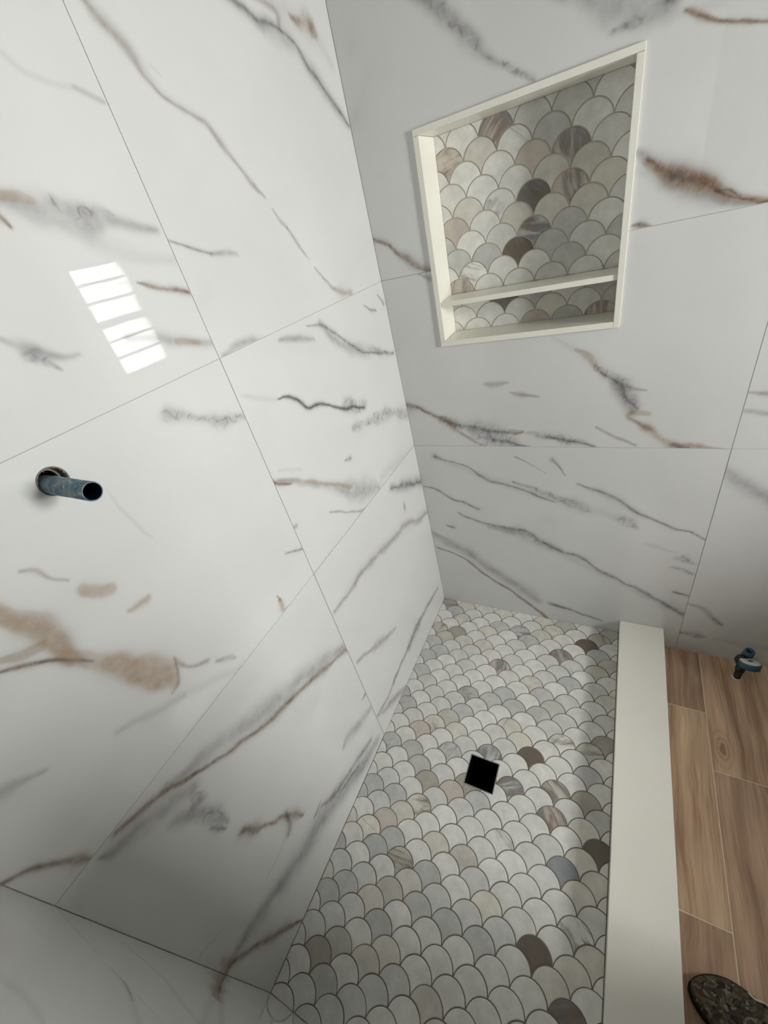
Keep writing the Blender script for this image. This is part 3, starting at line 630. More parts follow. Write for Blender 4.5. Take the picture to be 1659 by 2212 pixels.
def wall_tile(wall, parent, a0, a1, b0, b1, hole=None, circ=None, off=0.0):
    """one porcelain slab: fine quads only where a vein runs, single quads elsewhere"""
    CELL, SUB = 0.032, 16
    rects = [(a0, a1, b0, b1)]
    if hole:
        h0, h1, g0, g1 = max(a0, hole[0]), min(a1, hole[1]), max(b0, hole[2]), min(b1, hole[3])
        rects = [q for q in ((a0, h0, b0, b1), (h1, a1, b0, b1), (h0, h1, b0, g0), (h0, h1, g1, b1)) if q[1] - q[0] > 1e-5 and q[3] - q[2] > 1e-5]
    V, Fc, base = [], [], 0
    for (x0, x1, y0, y1) in rects:
        nx, ny = max(1, math.ceil((x1 - x0) / CELL)), max(1, math.ceil((y1 - y0) / CELL))
        xs = np.linspace(x0, x1, nx + 1); ys = np.linspace(y0, y1, ny + 1)
        cx, cy = np.meshgrid((xs[:-1] + xs[1:]) / 2, (ys[:-1] + ys[1:]) / 2, indexing='ij')
        fine = near_vein(wall, cx.ravel(), cy.ravel(), CELL * 0.72, (a0, a1, b0, b1)).reshape(cx.shape)
        if circ is not None:
            fine |= np.hypot(cx - circ[0], cy - circ[1]) < circ[2] + CELL
        for i in range(nx):
            for j in range(ny):
                n = SUB if fine[i, j] else 1
                gx = np.linspace(xs[i], xs[i + 1], n + 1); gy = np.linspace(ys[j], ys[j + 1], n + 1)
                X, Y = np.meshgrid(gx, gy, indexing='ij')
                idx = base + np.arange((n + 1) ** 2).reshape(n + 1, n + 1)
                q = np.stack([idx[:-1, :-1], idx[1:, :-1], idx[1:, 1:], idx[:-1, 1:]], -1).reshape(-1, 4)
                if circ is not None:
                    mx = (X[:-1, :-1] + X[1:, 1:]) / 2; my = (Y[:-1, :-1] + Y[1:, 1:]) / 2
                    q = q[(np.hypot(mx - circ[0], my - circ[1]) > circ[2]).ravel()]
                V.append(np.stack([X.ravel(), Y.ravel(), np.full(X.size, off)], -1)); Fc.append(q)
                base += (n + 1) ** 2
    V = np.concatenate(V); Fc = np.concatenate(Fc)
    msk = vein_masks(wall, V[:, 0], V[:, 1], (a0, a1, b0, b1))
    # slab edges down to the grout
    segs = []
    for p, q in (((a0, b0), (a1, b0)), ((a1, b0), (a1, b1)), ((a1, b1), (a0, b1)), ((a0, b1), (a0, b0))):
        if hole and p[1] == q[1] and hole[2] < p[1] < hole[3]:
            lft, rgt = ((hole[0], p[1]), (hole[1], p[1])) if p[0] < q[0] else ((hole[1], p[1]), (hole[0], p[1]))
            segs += [(p, lft), (rgt, q)]
        else:
            segs.append((p, q))
    ev = np.array([(c[0], c[1], h) for p, q in segs for c, h in ((p, off), (p, -TILE_T - .002), (q, -TILE_T - .002), (q, off))])
    ef = base + np.arange(len(ev)).reshape(-1, 4)
    V = np.vstack([V, ev]); Fc = np.vstack([Fc, ef]); msk = np.vstack([msk, np.zeros((len(ev), 4), np.float32)])
    if wall == 'L':
        P = np.c_[V[:, 2], V[:, 0], V[:, 1]]
    elif wall == 'B':
        P = np.c_[V[:, 0], -V[:, 2], V[:, 1]]
    else:
        P = np.c_[V[:, 0], SH_Y + V[:, 2], V[:, 1]]
        Fc = Fc[:, ::-1]
    me = bpy.data.meshes.new('tile')
    me.vertices.add(len(P)); me.vertices.foreach_set('co', P.astype(np.float32).ravel())
    me.loops.add(Fc.size); me.loops.foreach_set('vertex_index', Fc.astype(np.int32).ravel())
    me.polygons.add(len(Fc)); me.polygons.foreach_set('loop_start', np.arange(0, Fc.size, 4, dtype=np.int32))
    me.update(calc_edges=True)
    at = me.attributes.new('veins', 'FLOAT_COLOR', 'POINT')
    at.data.foreach_set('color', msk.ravel())
    return link('tile', me, M['marble'], parent)

# ------------------------------------------------------------------ room shell
PIPE_C = (-1.1280, 1.4565, 0.0195)
zc = ROOM_Z
def struct(o, label):
    return tag(o, label, None, 'structure')

T = TILE_T
hy0, hy1, hz0, hz1 = PIPE_C[0] - .03, PIPE_C[0] + .03, PIPE_C[1] - .03, PIPE_C[1] + .03
wl = struct(boxes('wall_left', [((-.14, ROOM_Y, WOOD_Z - .1), (-T, hy0, zc)), ((-.14, hy1, WOOD_Z - .1), (-T, .14, zc)),
                                ((-.14, hy0, WOOD_Z - .1), (-T, hy1, hz0)), ((-.14, hy0, hz1), (-T, hy1, zc))], M['wall_grout']),
            'left shower wall of large polished white marble-look tiles')
J = 0.0008
for (a0, a1, b0, b1, off) in ((L1 + J, -.0008, H1 + J, zc, .0000), (SH_Y + .0008, L1 - J, H1 + J, zc, .0003),
                              (L1 + J, -.0008, H2 + J, H1 - J, .0002), (SH_Y + .0008, L1 - J, H2 + J, H1 - J, .0),
                              (L1 + J, -.0008, .0015, H2 - J, .0006), (SH_Y + .0008, L1 - J, .0015, H2 - J, -.0004)):
    wall_tile('L', wl, a0, a1, b0, b1, circ=PIPE_C, off=off)

nx0, nx1, nz0, nz1 = N_OUT
bx1 = ROOM_X
wb = struct(boxes('wall_back', [((-.14, T, WOOD_Z - .1), (nx0, .16, zc)), ((nx1, T, WOOD_Z - .1), (bx1 + .14, .16, zc)),
                                ((nx0, T, WOOD_Z - .1), (nx1, .16, nz0)), ((nx0, T, nz1), (nx1, .16, zc)),
                                ((nx0, .135, nz0), (nx1, .16, nz1))], M['wall_grout']),
            'back wall of large white marble-look tiles behind the niche')
hole = (nx0 + .002, nx1 - .002, nz0 + .002, nz1 - .002)
BX2 = bx1 - .002 - 2 * J
for (a0, a1, b0, b1, h, off) in ((.0008, BX - J, H1 + J, zc, hole, 0), (.0008, BX - J, H2 + J, H1 - J, hole, .0003), (.0008, BX - J, WOOD_Z + .001, H2 - J, None, .0001),
                                 (BX + J, BX2, H1 + J, zc, None, .0003), (BX + J, BX2, H2 + J, H1 - J, None, 0), (BX + J, BX2, WOOD_Z + .001, H2 - J, None, .0004)):
    wall_tile('B', wb, a0, a1, b0, b1, hole=h, off=off)

FX = 0.96
wf = struct(boxes('wall_front', [((-.0016, SH_Y - .12, WOOD_Z - .1), (FX, SH_Y - T, zc))], M['wall_grout']),
            'front shower wall nearest the camera, polished white tile')
for (a0, a1, b0, b1) in ((.0008, L1 * -1 - J, H1 + J, zc), (-L1 + J, FX, H1 + J, zc), (.0008, -L1 - J, H2 + J, H1 - J), (-L1 + J, FX, H2 + J, H1 - J),
                         (.0008, -L1 - J, .0015, H2 - J), (-L1 + J, FX, .0015, H2 - J)):
    wall_tile('F', wf, a0, a1, b0, b1)

y0, y1, z0, z1 = WIN
X0, X1 = ROOM_X, ROOM_X + .14
struct(boxes('wall_right', [((X0, ROOM_Y, WOOD_Z - .1), (X1, y0, zc)), ((X0, y1, WOOD_Z - .1), (X1, T, zc)),
                            ((X0, y0, WOOD_Z - .1), (X1, y1, z0)), ((X0, y0, z1), (X1, y1, zc))], M['paint']), 'painted white wall with the window')
struct(boxes('wall_added_shade', [((1.37, SH_Y - .12, WOOD_Z), (1.47, -.965, 1.40))], M['paint'], None, .004),  # added light blocker out of view, keeps window light off the front-left corner
       'low wall added out of view to shade the front of the shower')
struct(boxes('wall_rear', [((-.14, ROOM_Y - .12, WOOD_Z - .1), (X1, ROOM_Y, zc))], M['paint']), 'painted white wall behind the camera')
struct(boxes('ceiling', [((-.14, ROOM_Y - .12, zc), (X1, .16, zc + .1))], M['ceiling']), 'plain white ceiling')

# window
win = struct(boxes('window_1', [((X0 + .05, y0, z0), (X0 + .12, y0 + .04, z1)), ((X0 + .05, y1 - .04, z0), (X0 + .12, y1, z1)),
                                ((X0 + .05, y0, z0), (X0 + .12, y1, z0 + .04)), ((X0 + .05, y0, z1 - .04), (X0 + .12, y1, z1))], M['trim']),
             'white double-hung window in the painted right wall')
boxes('casing', [((X0 - .015, y0 - .08, z0 - .08), (X0, y0, z1 + .08)), ((X0 - .015, y1, z0 - .08), (X0, y1 + .08, z1 + .08)),
                 ((X0 - .015, y0, z1), (X0, y1, z1 + .08)), ((X0 - .03, y0 - .1, z0 - .06), (X0, y1 + .1, z0))], M['trim'], win)
zm = (z0 + z1) / 2
boxes('sash_rail', [((X0 + .06, y0 + .04, zm - .025), (X0 + .10, y1 - .04, zm + .025))], M['trim'], win)
for zz in (z0 + .04, zm + .025):
    boxes('pane', [((X0 + .079, y0 + .041, zz + .001), (X0 + .083, y1 - .041, zz + (z1 - z0) / 2 - .066))], M['glass'], win)
for zz in (z0 + .04 + .115, z0 + .04 + .23, zm + .025 + .115, zm + .025 + .23):
    boxes('muntin', [((X0 + .074, y0 + .041, zz - .008), (X0 + .088, y1 - .041, zz + .008))], M['trim'], win)

# ------------------------------------------------------------------ wood-look floor
fl = struct(boxes('floor', [((CURB[1] - .01, SH_Y - .12, WOOD_Z - .06), (ROOM_X, T, WOOD_Z - .0012)),
                            ((-.002, ROOM_Y, WOOD_Z - .06), (ROOM_X, SH_Y - .12, WOOD_Z - .0012))], M['wood_grout']),
            'bathroom floor of wood-look porcelain planks')
PW, PL = 0.2055, 0.6215
tint = [(1, .98, .94), (.92, .88, .84), (1.06, 1.03, .98), (.97, .93, .9), (1.03, .98, .93)]
def plank(xa, xb, ya, yb, tn, knot=False):
    xb = min(xb, ROOM_X)
    g = .0017
    o = boxes('plank', [((xa + g, ya + g, WOOD_Z - .009), (xb - g, yb - g, WOOD_Z))], M['wood_knot' if knot else 'wood'], fl, .0006)
    o.color = (*(x * 1.13 for x in tn), 1)
cols = 11
shift = [-.265, -.470, -.12, -.36, -.55, -.2, -.41, -.07, -.3, -.5, -.17]
for c in range(cols):
    xa = 1.0937 - PW + c * PW
    xa, xb = max(xa, CURB[1] - .004), 1.0937 + c * PW
    y = shift[c] + PL
    while y > ROOM_Y + .01:
        ya, yb = max(y - PL, ROOM_Y), min(y, 0.0)
        if xa > ROOM_X - .02:
            break
        if yb - ya > .01:
            if c == 0:
                tn = (.90, .84, .80) if yb > -.1 else ((1.08, 1.04, .96) if yb > -.5 else (.88, .82, .78))
            else:
                tn = tint[(c * 3 + int(y * 7)) % 5]
            if c == 1:
                tn = (1.18, 1.12, 1.06) if yb > -.2 else (.98, .92, .88)
            plank(xa, xb, ya, yb, tn, c == 1)
        y -= PL
for c in range(0, 5):      # planks beyond the shower's front wall
    xa = 0.003 + c * PW
    xb = min(xa + PW, CURB[1] - .004)
    if xb - xa < .03:
        continue
    y = SH_Y - .121 - (0 if c % 2 else .3)
    yt = SH_Y - .121
    while yt > ROOM_Y + .02:
        yb = max(y - PL, ROOM_Y) if yt != y else max(yt - PL, ROOM_Y)
        plank(xa, xb, yb, yt, tint[c % 5])
        yt = yb
        y = yb

# ------------------------------------------------------------------ fish-scale mosaic
HW, HH = 0.0465, 0.0410      # half width of a scale, row pitch (arcs are circles of radius HW)
def fan(g, n=16, n2=8):
    """outline of one scale round its arc centre, drawn in by g on every side"""
    a, b = HW - g, HW - g
    na, nb = HW + g, HW + g
    t = 0.0
    while ((a * math.cos(t) - HW) / na) ** 2 + ((b * math.sin(t) + HH) / nb) ** 2 < 1:
        t += 0.002
    up = [(a * math.cos(t + (math.pi - 2 * t) * i / n), b * math.sin(t + (math.pi - 2 * t) * i / n)) for i in range(n + 1)]
    ph0 = math.acos(max(-1, min(1, (HW - a * math.cos(t)) / na)))
    ph1 = math.acos(min(1, HW / na))
    lo = []
    for i in range(1, n2 + 1):
        p = ph1 + (ph0 - ph1) * (i / n2 if i < n2 else 1)
        lo.append((-(HW - na * math.cos(p)), -HH + nb * math.sin(p)))
    # left side: from the left end down to the cusp, then the right side up
    left = [q for q in lo[::-1]][1:]
    cusp = (0.0, -HH + nb * math.sin(ph1))
    right = [(-x, y) for x, y in left[::-1]]
    return up + left + [cusp] + right

def clip(poly, x0, x1, y0, y1):
    for ax, lim, sg in ((0, x0, 1), (0, x1, -1), (1, y0, 1), (1, y1, -1)):
        out = []
        for i in range(len(poly)):
            p, q = poly[i - 1], poly[i]
            ip, iq = (p[ax] - lim) * sg >= 0, (q[ax] - lim) * sg >= 0
            if ip != iq:
                t = (lim - p[ax]) / (q[ax] - p[ax])
                out.append((p[0] + (q[0] - p[0]) * t, p[1] + (q[1] - p[1]) * t))
            if iq:
                out.append(q)
        poly = out
        if len(poly) < 3:
            return []
    return poly

def area(p):
    return 0.5 * sum(p[i - 1][0] * p[i][1] - p[i][0] * p[i - 1][1] for i in range(len(p)))

GAP, TOPB = 0.0014, 0.0016
FAN_LO, FAN_HI = fan(GAP), fan(GAP + TOPB)
def fan_bm(lo, hi=None, bm=None, off=(0, 0), zt=0.0):
    bm = bm or bmesh.new()
    hi_ = hi or lo
    if hi:
        A = [bm.verts.new((x + off[0], y + off[1], zt - .0040)) for x, y in lo]
        B = [bm.verts.new((x + off[0], y + off[1], zt - .0009)) for x, y in lo]
        Cc = [bm.verts.new((x + off[0], y + off[1], zt)) for x, y in hi]
        rings = [A, B, Cc]
    else:
        A = [bm.verts.new((x + off[0], y + off[1], zt - .0040)) for x, y in lo]
        Cc = [bm.verts.new((x + off[0], y + off[1], zt)) for x, y in lo]
        rings = [A, Cc]
    n = len(lo)
    for P, Q in zip(rings, rings[1:]):
        for i in range(n):
            bm.faces.new((P[i], P[(i + 1) % n], Q[(i + 1) % n], Q[i]))
    bm.faces.new(Cc)
    return bm

full_bm = fan_bm(FAN_LO, FAN_HI)
FAN_ME = bpy.data.meshes.new('mosaic_tile')
bmesh.ops.recalc_face_normals(full_bm, faces=full_bm.faces)
full_bm.to_mesh(FAN_ME); full_bm.free()
FAN_ME.materials.append(M['stone'])

STONE = {'W': (226, 225, 220), 'L': (213, 213, 209), 'G': (196, 196, 193), 'B': (214, 210, 200), 'C': (224, 220, 208), 'O': (198, 195, 185),
         'T': (172, 166, 156), 'D': (114, 104, 93), 'P': (200, 190, 181), 'S': (150, 153, 156)}
def stone_colour(ty):
    c = srgb(STONE[ty])
    k = random.uniform(.96, 1.04)
    return tuple(min(.8, x * k) for x in c)
def random_stone():
    u = random.random()
    if u < .60: return 'W', random.uniform(0, .26)
    if u < .84: return 'L', random.uniform(.05, .34)
    if u < .91: return 'G', random.uniform(.05, .3)
    if u < .98: return 'B', random.uniform(0, .2)
    return 'O', random.uniform(0, .3)

def in_view(p, margin=30):
    v = Vector(p) - Vector(CAM_LOC)
    zf = v.dot(Vector(CAM_FWD))
    if zf <= 0:
        return False
    u, w = W_PX / 2 + FOCAL_PX * v.dot(Vector(CAM_RIGHT)) / zf, H_PX / 2 + FOCAL_PX * v.dot(Vector(CAM_DOWN)) / zf
    return -margin < u < W_PX + margin and -margin < w < H_PX + margin

# shower floor bed with the drain opening left open
sf = struct(boxes('floor.001', [((-T, SH_Y, -.12), (DR[0] + .002, T, -.0013)), ((DR[1] - .002, SH_Y, -.12), (CURB[1] - .008, T, -.0013)),
                                ((DR[0] + .002, SH_Y, -.12), (DR[1] - .002, DR[2] + .002, -.0013)),
                                ((DR[0] + .002, DR[3] - .002, -.12), (DR[1] - .002, T, -.0013))], M['floor_grout']),
            'shower floor of marble fish-scale mosaic tiles')

def lay(parent, x0, x1, y0, y1, ox, oy, place, stones, cut=None):
    """lay scales over a rectangle; (ox, oy) is one cusp; place(x, y) -> location, rotation"""
    tiles = []
    nyr = int((y1 - y0) / HH) + 6
    j0 = math.floor((y0 - oy) / HH) - 3
    for j in range(j0, j0 + nyr):
        cy = oy + j * HH + 2 * HH - HW
        sh = HW if j % 2 else 0.0
        i0 = math.floor((x0 - ox - sh) / (2 * HW)) - 1
        for i in range(i0, i0 + int((x1 - x0) / (2 * HW)) + 4):
            cx = ox + sh + i * 2 * HW
            lo = [(x + cx, y + cy) for x, y in FAN_LO]
            inside = all(x0 <= x <= x1 and y0 <= y <= y1 for x, y in lo)
            if not inside:
                lo = clip(lo, x0, x1, y0, y1)
                if not lo or abs(area(lo)) < 6e-5:
                    continue
            tiles.append((cx, cy, inside, lo))
    ov = {}
    for sx, sy, ty, stv in stones:
        bi = min(range(len(tiles)), key=lambda q: (tiles[q][0] - sx) ** 2 + (tiles[q][1] + .004 - sy) ** 2)
        ov[bi] = (ty, stv)
    if cut is not None:
        def shown(q):
            cx, cy, inside, lo = tiles[q]
            v = Vector((cx, cy, 0)) - Vector(CAM_LOC)
            return abs(area(lo)) * abs(v.z) / v.length ** 3 if in_view((cx, cy, 0)) else 0
        keep = set(sorted(range(len(tiles)), key=shown, reverse=True)[:300])
    done = []
    rest = bmesh.new()
    nrest = 0
    for q, (cx, cy, inside, lo) in enumerate(tiles):
        loc, rot = place(cx, cy)
        hit = cut and lo and max(p[0] for p in lo) > cut[0] and min(p[0] for p in lo) < cut[1] and max(p[1] for p in lo) > cut[2] and min(p[1] for p in lo) < cut[3]
        ty, stv = ov.get(q, None) or random_stone()
        if cut is not None and not hit and (q not in keep or shown(q) == 0):
            fan_bm([(x, y) for x, y in lo], None, rest)
            nrest += 1
            continue
        if inside and not hit:
            o = link('mosaic_tile', FAN_ME, None, parent)
        else:
            bm = fan_bm([(x - cx, y - cy) for x, y in lo])
            me = bpy.data.meshes.new('mosaic_tile')
            bmesh.ops.recalc_face_normals(bm, faces=bm.faces)
            if hit:
                # saw the square drain opening out of the tile: cut along its four sides, drop what lies inside
                for co, no in (((cut[0] - cx, 0, 0), (1, 0, 0)), ((cut[1] - cx, 0, 0), (1, 0, 0)), ((0, cut[2] - cy, 0), (0, 1, 0)), ((0, cut[3] - cy, 0), (0, 1, 0))):
                    bmesh.ops.bisect_plane(bm, geom=bm.verts[:] + bm.edges[:] + bm.faces[:], plane_co=co, plane_no=no)
                dead = []
                for fc in bm.faces:
                    m_ = fc.calc_center_median()
                    if cut[0] < m_.x + cx < cut[1] and cut[2] < m_.y + cy < cut[3]:
                        dead.append(fc)
                bmesh.ops.delete(bm, geom=dead, context='FACES')
            if not bm.faces:
                bm.free()
                continue
            bm.to_mesh(me); bm.free()
            me.materials.append(M['stone'])
            o = link('mosaic_tile', me, None, parent)
        o.location = Vector(loc) + Vector((random.uniform(-.0004, .0004), random.uniform(-.0004, .0004), 0))
        o.rotation_euler = rot
        o.color = (*stone_colour(ty), stv)
        done.append(o)
    if nrest:
        ro = bm_obj('mosaic_field', rest, M['stone'], parent)
        ro.color = (*srgb(STONE['W']), .2)
        ro['kind'] = 'stuff'
    else:
        rest.free()
    return done

lay(sf, .0012, SH_X - .0005, SH_Y + .0012, -.0012, .6403, -1.0986,
    lambda x, y: ((x, y, random.uniform(-.0002, .0003)), (0, 0, 0)), FLOOR_STONES, cut=DR)

# ------------------------------------------------------------------ drain
dx0, dx1, dy0, dy1 = DR
dr = tag(empty('shower_drain', ((dx0 + dx1) / 2, (dy0 + dy1) / 2, -.1)), 'small square drain with open black throat set in the shower mosaic', 'drain')
fw = .0032
adopt(boxes('frame', [((dx0 + .0004, dy0 + .0004, -.012), (dx0 + fw, dy1 - .0004, .0006)), ((dx1 - fw, dy0 + .0004, -.012), (dx1 - .0004, dy1 - .0004, .0006)),
                      ((dx0 + fw, dy0 + .0004, -.012), (dx1 - fw, dy0 + fw, .0006)), ((dx0 + fw, dy1 - fw, -.012), (dx1 - fw, dy1 - .0004, .0006))], M['steel'], None), dr)
bm = bmesh.new()
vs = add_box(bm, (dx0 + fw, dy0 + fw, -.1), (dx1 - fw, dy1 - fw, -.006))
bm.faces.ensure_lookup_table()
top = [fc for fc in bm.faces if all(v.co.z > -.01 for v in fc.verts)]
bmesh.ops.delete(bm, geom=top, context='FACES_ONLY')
adopt(bm_obj('throat', bm, M['black']), dr)

# ------------------------------------------------------------------ curb
cu = tag(empty('shower_curb', ((CURB[0] + CURB[1]) / 2, SH_Y / 2, -.0013)), 'low cream quartz curb along the right edge of the shower floor', 'curb')
o = boxes('cap', [((CURB[0], SH_Y + .0006, CURB[2] - .02), (CURB[1], -.0012, CURB[2]))], M['quartz'], None, .0012)
adopt(o, cu)
adopt(boxes('riser', [((CURB[0] + .0022, SH_Y + .0006, -.0013), (CURB[0] + .012, -.0012, CURB[2] - .0205))], M['quartz'], None), cu)
adopt(boxes('riser', [((CURB[1] - .012, SH_Y + .0006, WOOD_Z), (CURB[1] - .0032, -.0012, CURB[2] - .0205))], M['quartz'], None), cu)
adopt(boxes('core', [((CURB[0] + .0125, SH_Y + .001, -.0013), (CURB[1] - .0125, -.002, CURB[2] - .0205))], M['floor_grout'], None), cu)

# ------------------------------------------------------------------ niche
ix0, ix1, iz0, iz1 = N_IN
ni = tag(empty('shower_niche', ((nx0 + nx1) / 2, .05, nz0)), 'recessed wall niche framed in cream stone with a low shelf and scale mosaic back', 'niche')
def npart(name, lst, bev=.0012, mat='quartz'):
    return adopt(boxes(name, lst, M[mat], None, bev), ni)
fy = -.0075
npart('jamb', [((nx0, fy, iz0 + .0004), (ix0, N_D + .004, iz1 - .0004))])
npart('jamb', [((ix1, fy, nz0), (nx1, N_D + .004, nz1 - .0145))])
npart('header', [((nx0, fy - .0004, iz1), (nx1, N_D + .004, nz1))])
npart('sill', [((nx0, fy - .0004, nz0), (ix1 - .0004, N_D + .004, iz0))])
npart('shelf', [((ix0 + .0004, fy + .004, 1.4018), (ix1 - .0004, N_D - .001, 1.4162))])
bk = npart('back_panel', [((ix0 - .01, N_D + .0013, iz0 - .01), (ix1 + .01, N_D + .02, iz1 + .01))], 0, 'niche_grout')
def nplace(x, z):
    return (x - ni.location.x, N_D - ni.location.y, z - ni.location.z), (math.pi / 2, 0, 0)
for t_ in lay(ni, ix0 + .0008, ix1 - .0008, 1.4168, iz1 - .0008, .4094, 1.5401 - HH * 2, nplace, [s_ for s_ in NICHE_STONES if s_[1] > 1.405]) + \
        lay(ni, ix0 + .0008, ix1 - .0008, iz0 + .0008, 1.4012, .4094, 1.5401 - HH * 2, nplace, [s_ for s_ in NICHE_STONES if s_[1] < 1.405]):
    l_ = t_.location + ni.location - bk.location - ni.location
    t_.parent = bk
    t_.location = l_

# ------------------------------------------------------------------ shower arm stub on the left wall
py, pz, pr = PIPE_C
sp = tag(empty('pipe_stub', (0, py, pz)), 'blue-grey open-ended pipe stub poking out of a round hole in the left wall', 'pipe')
bm = bmesh.new()
d0 = Vector((1, -.012, -.022)).normalized()
a0 = (-.09, -1.1325, 1.4560)      # the stub's axis starts inside the wall
R0, R1 = .0132, .0116
rings = lathe(bm, [(R1, .03), (R0, .03), (R0, .10), (R0 * 1.03, .1005), (R0 * 1.03, .14), (R0, .1405), (R0, .199), (R0 - .0006, .2), (R1, .2), (R1, .199), (R1, .04)], a0, d0, 40, False, False)
tube = bm_obj('tube', bm, M['pipe'], None, True)
tube.data.materials.append(M['pipe_in'])
for p in tube.data.polygons:
    c = Vector(p.center) - Vector(a0)
    if (c - d0 * c.dot(d0)).length < R1 + .0003 and c.dot(d0) < .1985:
        p.material_index = 1
adopt(tube, sp)
bm = bmesh.new()
lathe(bm, [(.0193, -.004), (.0193, .0009), (.0212, .0009), (.0216, -.0005), (.0216, -.0012)], (0, py, pz), (1, 0, 0), 40, False, False)
adopt(bm_obj('hole_rim', bm, M['rim'], None, True), sp)
bm = bmesh.new()
lathe(bm, [(.0275, -.002), (.0200, -.003), (.0200, -.016), (.0275, -.016)], (0, py, pz), (1, 0, 0), 36, False, False)
adopt(bm_obj('hole_lining', bm, M['board'], None, True), sp)
bm = bmesh.new()
lathe(bm, [(.0150, -.0165), (.0285, -.0165), (.0285, -.024), (.0150, -.024)], (0, py, pz), (1, 0, 0), 36, False, False)
adopt(bm_obj('hole_back', bm, M['board'], None), sp)
bm = bmesh.new()
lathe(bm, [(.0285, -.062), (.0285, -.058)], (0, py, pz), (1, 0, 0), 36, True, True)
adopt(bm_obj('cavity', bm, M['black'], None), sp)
bm = bmesh.new()
lathe(bm, [(.010, -.049), (.0145, -.049), (.0150, -.03), (.0136, -.02)], (0, -1.1325, 1.457), d0, 30, False, False)
adopt(bm_obj('fitting', bm, M['rust'], None, True), sp)

# ------------------------------------------------------------------ stop valve by the back wall
vx, vy = 1.204, -.080
va = tag(empty('stop_valve', (vx, vy, WOOD_Z)), 'dark water stop valve with white and blue handle on the wood floor', 'valve')
bm = bmesh.new()
lathe(bm, [(.013, .0), (.0155, .0005), (.0150, .003), (.0118, .004)], (vx, vy, WOOD_Z + .0002), (0, 0, 1), 28, True, False)
adopt(bm_obj('floor_flange', bm, M['white'], None, True), va)
bm = bmesh.new()
lathe(bm, [(.0115, .003), (.0115, .045), (.0150, .047), (.0150, .064), (.0105, .067), (.0105, .085)], (vx, vy, WOOD_Z), (0, 0, 1), 28, True, True)
adopt(bm_obj('riser_pipe', bm, M['valve'], None, True), va)
bm = bmesh.new()
lathe(bm, [(.003, -.022), (.015, -.02), (.0205, -.012), (.023, 0), (.0205, .012), (.015, .02), (.003, .022)], (vx - .004, vy, WOOD_Z + .105), (.25, -.3, 1), 28, True, True)
adopt(bm_obj('body', bm, M['valve'], None, True), va)
hd = Vector((.0, .42, .90)).normalized()
hc = Vector((vx + .010, vy - .030, WOOD_Z + .108))
bm = bmesh.new()
lathe(bm, [(.027, 0), (.0300, .002), (.0306, .02), (.029, .024)], hc, hd, 36, True, True)
for v in bm.verts:      # oval handle
    pp = v.co - hc
    up = pp.dot(hd) * hd
    sd = pp - up
    v.co = hc + up + Vector((sd.x * 1.04, sd.y * .96, sd.z * .96))
hnd = adopt(bm_obj('handle', bm, M['blue'], None, True), va)
bm = bmesh.new()
lathe(bm, [(.0285, .0243), (.0275, .0262), (.012, .0268), (.004, .0268)], hc, hd, 36, True, True)
for v in bm.verts:
    pp = v.co - hc
    up = pp.dot(hd) * hd
    sd = pp - up
    v.co = hc + up + Vector((sd.x * 1.04, sd.y * .96, sd.z * .96))
o = bm_obj('handle_face', bm, M['white'], None, True)
o.parent = hnd; o.location = o.location
bm = bmesh.new()
tw = hc + hd * .0262
lathe(bm, [(.0052, 0), (.0045, .0022)], tw, hd, 10, True, True)
add_box(bm, tw + Vector((-.009, -.0014, -.0006)), tw + Vector((.009, .0014, .0018)))
add_box(bm, tw + Vector((-.0014, -.005, -.0006)), tw + Vector((.0014, .005, .0018)))
o = bm_obj('screw', bm, M['valve'], None)
o.parent = hnd
nd = Vector((.05, -.10, 1)).normalized()
nb = (vx + .010, vy + .020, WOOD_Z + .112)
bm = bmesh.new()
lathe(bm, [(.0165, 0), (.0172, .004), (.0160, .03), (.0145, .033), (.0085, .033), (.0080, .012)], nb, nd, 28, True, False)
nz_ = adopt(bm_obj('outlet', bm, M['blue'], None, True), va)
bm = bmesh.new()
lathe(bm, [(.0086, .031), (.0082, .012), (.002, .012)], nb, nd, 24, False, True)
o = bm_obj('bore', bm, M['black'], None)
o.parent = nz_
bm = bmesh.new()
lathe(bm, [(.011, 0), (.011, .030)], (vx + .006, vy + .004, WOOD_Z + .100), (.15, .85, .55), 20, True, True)
adopt(bm_obj('neck', bm, M['valve'], None, True), va)

# ------------------------------------------------------------------ shoe
SL = 0.285
sh_loc = Vector((.9890, -1.0290, WOOD_Z))
sh_rot = math.radians(-13)
shoe = tag(empty('shoe', sh_loc), 'brown and olive camouflage shoe on the wood floor, toe close to the cream curb', 'shoe')
shoe.rotation_euler = (0, 0, sh_rot)
def s_half(t):   # half width along the shoe
    return .055 * (math.sin(math.pi * min(1, t / .30) / 2) ** .55 if t < .30 else 1 - .24 * math.sin((t - .30) / .7 * math.pi * .62) ** 2) * (1 if t < .86 else max(.02, math.cos((t - .86) / .14 * math.pi / 2)) ** .5)
def s_curve(t):
    return .010 * math.sin(math.pi * t) - .004
def s_height(t):
    return .024 + .042 * min(1, t / .62) ** .85
def section(t, k, n, base, up):
    th = math.pi * k / n
    return Vector((SL * t, s_curve(t) - math.cos(th) * s_half(t) * (1 if up else 1.05), base + (math.sin(th) ** .72) * (s_height(t) - .016)))
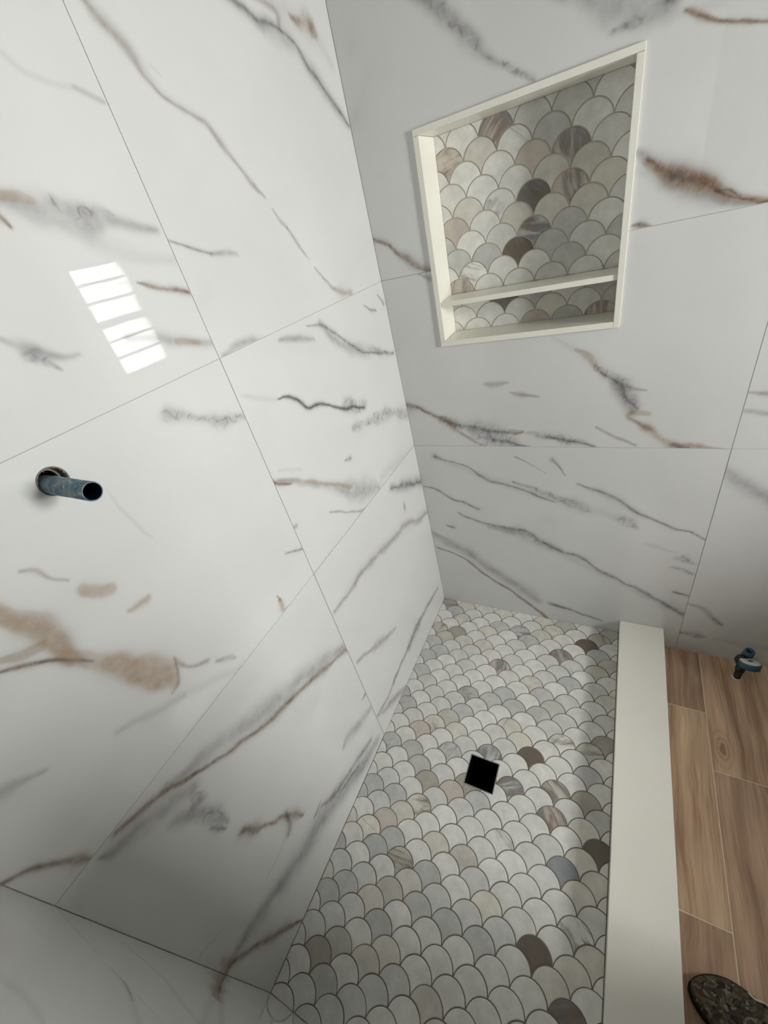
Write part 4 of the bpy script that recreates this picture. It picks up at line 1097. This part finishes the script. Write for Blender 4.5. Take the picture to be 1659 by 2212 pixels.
# sole
bm = bmesh.new()
NT_ = 40
ts = [0.004 + .992 * (i / NT_) for i in range(NT_ + 1)]
prev = None
out_l = [Vector((SL * t - .002, s_curve(t) - s_half(t) * 1.06, 0)) for t in ts]
out_r = [Vector((SL * t - .002, s_curve(t) + s_half(t) * 1.06, 0)) for t in ts]
loop = out_l + out_r[::-1]
ring0 = [bm.verts.new(p + Vector((0, 0, .001))) for p in loop]
ring1 = [bm.verts.new(p + Vector((0, 0, .013))) for p in loop]
ring2 = [bm.verts.new(p + Vector((0, 0, .018))) for p in loop]
for v, p in zip(ring2, loop):
    c = Vector((SL * .5, s_curve(.5), 0))
    v.co += (c - p).normalized() * .003
for A, B in ((ring0, ring1), (ring1, ring2)):
    for i in range(len(loop)):
        bm.faces.new((A[i], A[(i + 1) % len(loop)], B[(i + 1) % len(loop)], B[i]))
bm.faces.new(ring0[::-1]); bm.faces.new(ring2)
o = bm_obj('sole', bm, M['sole'], shoe, False)
# closed upper over the front of the foot, open collar behind
bm = bmesh.new()
NK = 28
tu = [0.006 + .57 * (i / 34) ** 1.15 for i in range(35)]
grid = []
for t in tu:
    row = []
    for k in range(NK + 1):
        p = section(t, k, NK, .016, True)
        rr = math.hypot((p.x - .034) / 1.0, (p.y - .0) / 1.05)
        p.z += .0035 * math.exp(-((rr - .030) / .0045) ** 2) + .002 * math.exp(-((rr - .052) / .005) ** 2)
        row.append(bm.verts.new(p))
    grid.append(row)
for A, B in zip(grid, grid[1:]):
    for k in range(NK):
        bm.faces.new((A[k], A[k + 1], B[k + 1], B[k]))
bm.faces.new(grid[0])
up_o = bm_obj('upper', bm, M['camo'], shoe, True)
sm = up_o.modifiers.new('thickness', 'SOLIDIFY'); sm.thickness = .0025; sm.offset = -1
bm = bmesh.new()
grid = []
for t in [.565 + .432 * i / 20 for i in range(21)]:
    rim = .050 + .012 * math.sin((t - .56) / .44 * math.pi / 2)
    row = []
    for q in ((-1, 0), (-1, .35), (-1, .7), (-1, 1)):
        row.append(bm.verts.new((SL * t, s_curve(t) + q[0] * s_half(t) * (1 - .1 * q[1]), .016 + (rim - .016) * q[1])))
    for q in ((1, 1), (1, .7), (1, .35), (1, 0)):
        row.append(bm.verts.new((SL * t, s_curve(t) + q[0] * s_half(t) * (1 - .1 * q[1]), .016 + (rim - .016) * q[1])))
    grid.append(row)
for A, B in zip(grid, grid[1:]):
    for k in (0, 1, 2, 4, 5, 6):
        bm.faces.new((A[k], A[k + 1], B[k + 1], B[k]))
E_ = grid[-1]
for k in range(3):
    bm.faces.new((E_[k], E_[k + 1], E_[6 - k], E_[7 - k]))
hc_o = bm_obj('heel_counter', bm, M['camo'], shoe, True)
sm = hc_o.modifiers.new('thickness', 'SOLIDIFY'); sm.thickness = .0025; sm.offset = 0
# pale strap lying on the outer side of the upper
bm = bmesh.new()
pts = []
for i in range(25):
    t = .36 + .30 * i / 24
    k = 4.6 + 1.2 * math.sin(i * .55)
    p = section(t, NK - k, NK, .016, True)
    n = Vector((0, p.y - s_curve(t), (p.z - .016) * .8)).normalized()
    pts.append((p + n * .0022, n))
prev = None
for i, (p, n) in enumerate(pts):
    d_ = (pts[min(i + 1, 24)][0] - pts[max(i - 1, 0)][0]).normalized()
    s_ = d_.cross(n).normalized()
    ring = [bm.verts.new(p + s_ * .005 * math.cos(a) + n * .0022 * math.sin(a)) for a in [2 * math.pi * q / 10 for q in range(10)]]
    if prev:
        for q in range(10):
            bm.faces.new((prev[q], prev[(q + 1) % 10], ring[(q + 1) % 10], ring[q]))
    else:
        bm.faces.new(ring[::-1])
    prev = ring
bm.faces.new(prev)
o = bm_obj('strap', bm, M['strap'], shoe, True)
o['label'] = 'pale strap along the outer side'
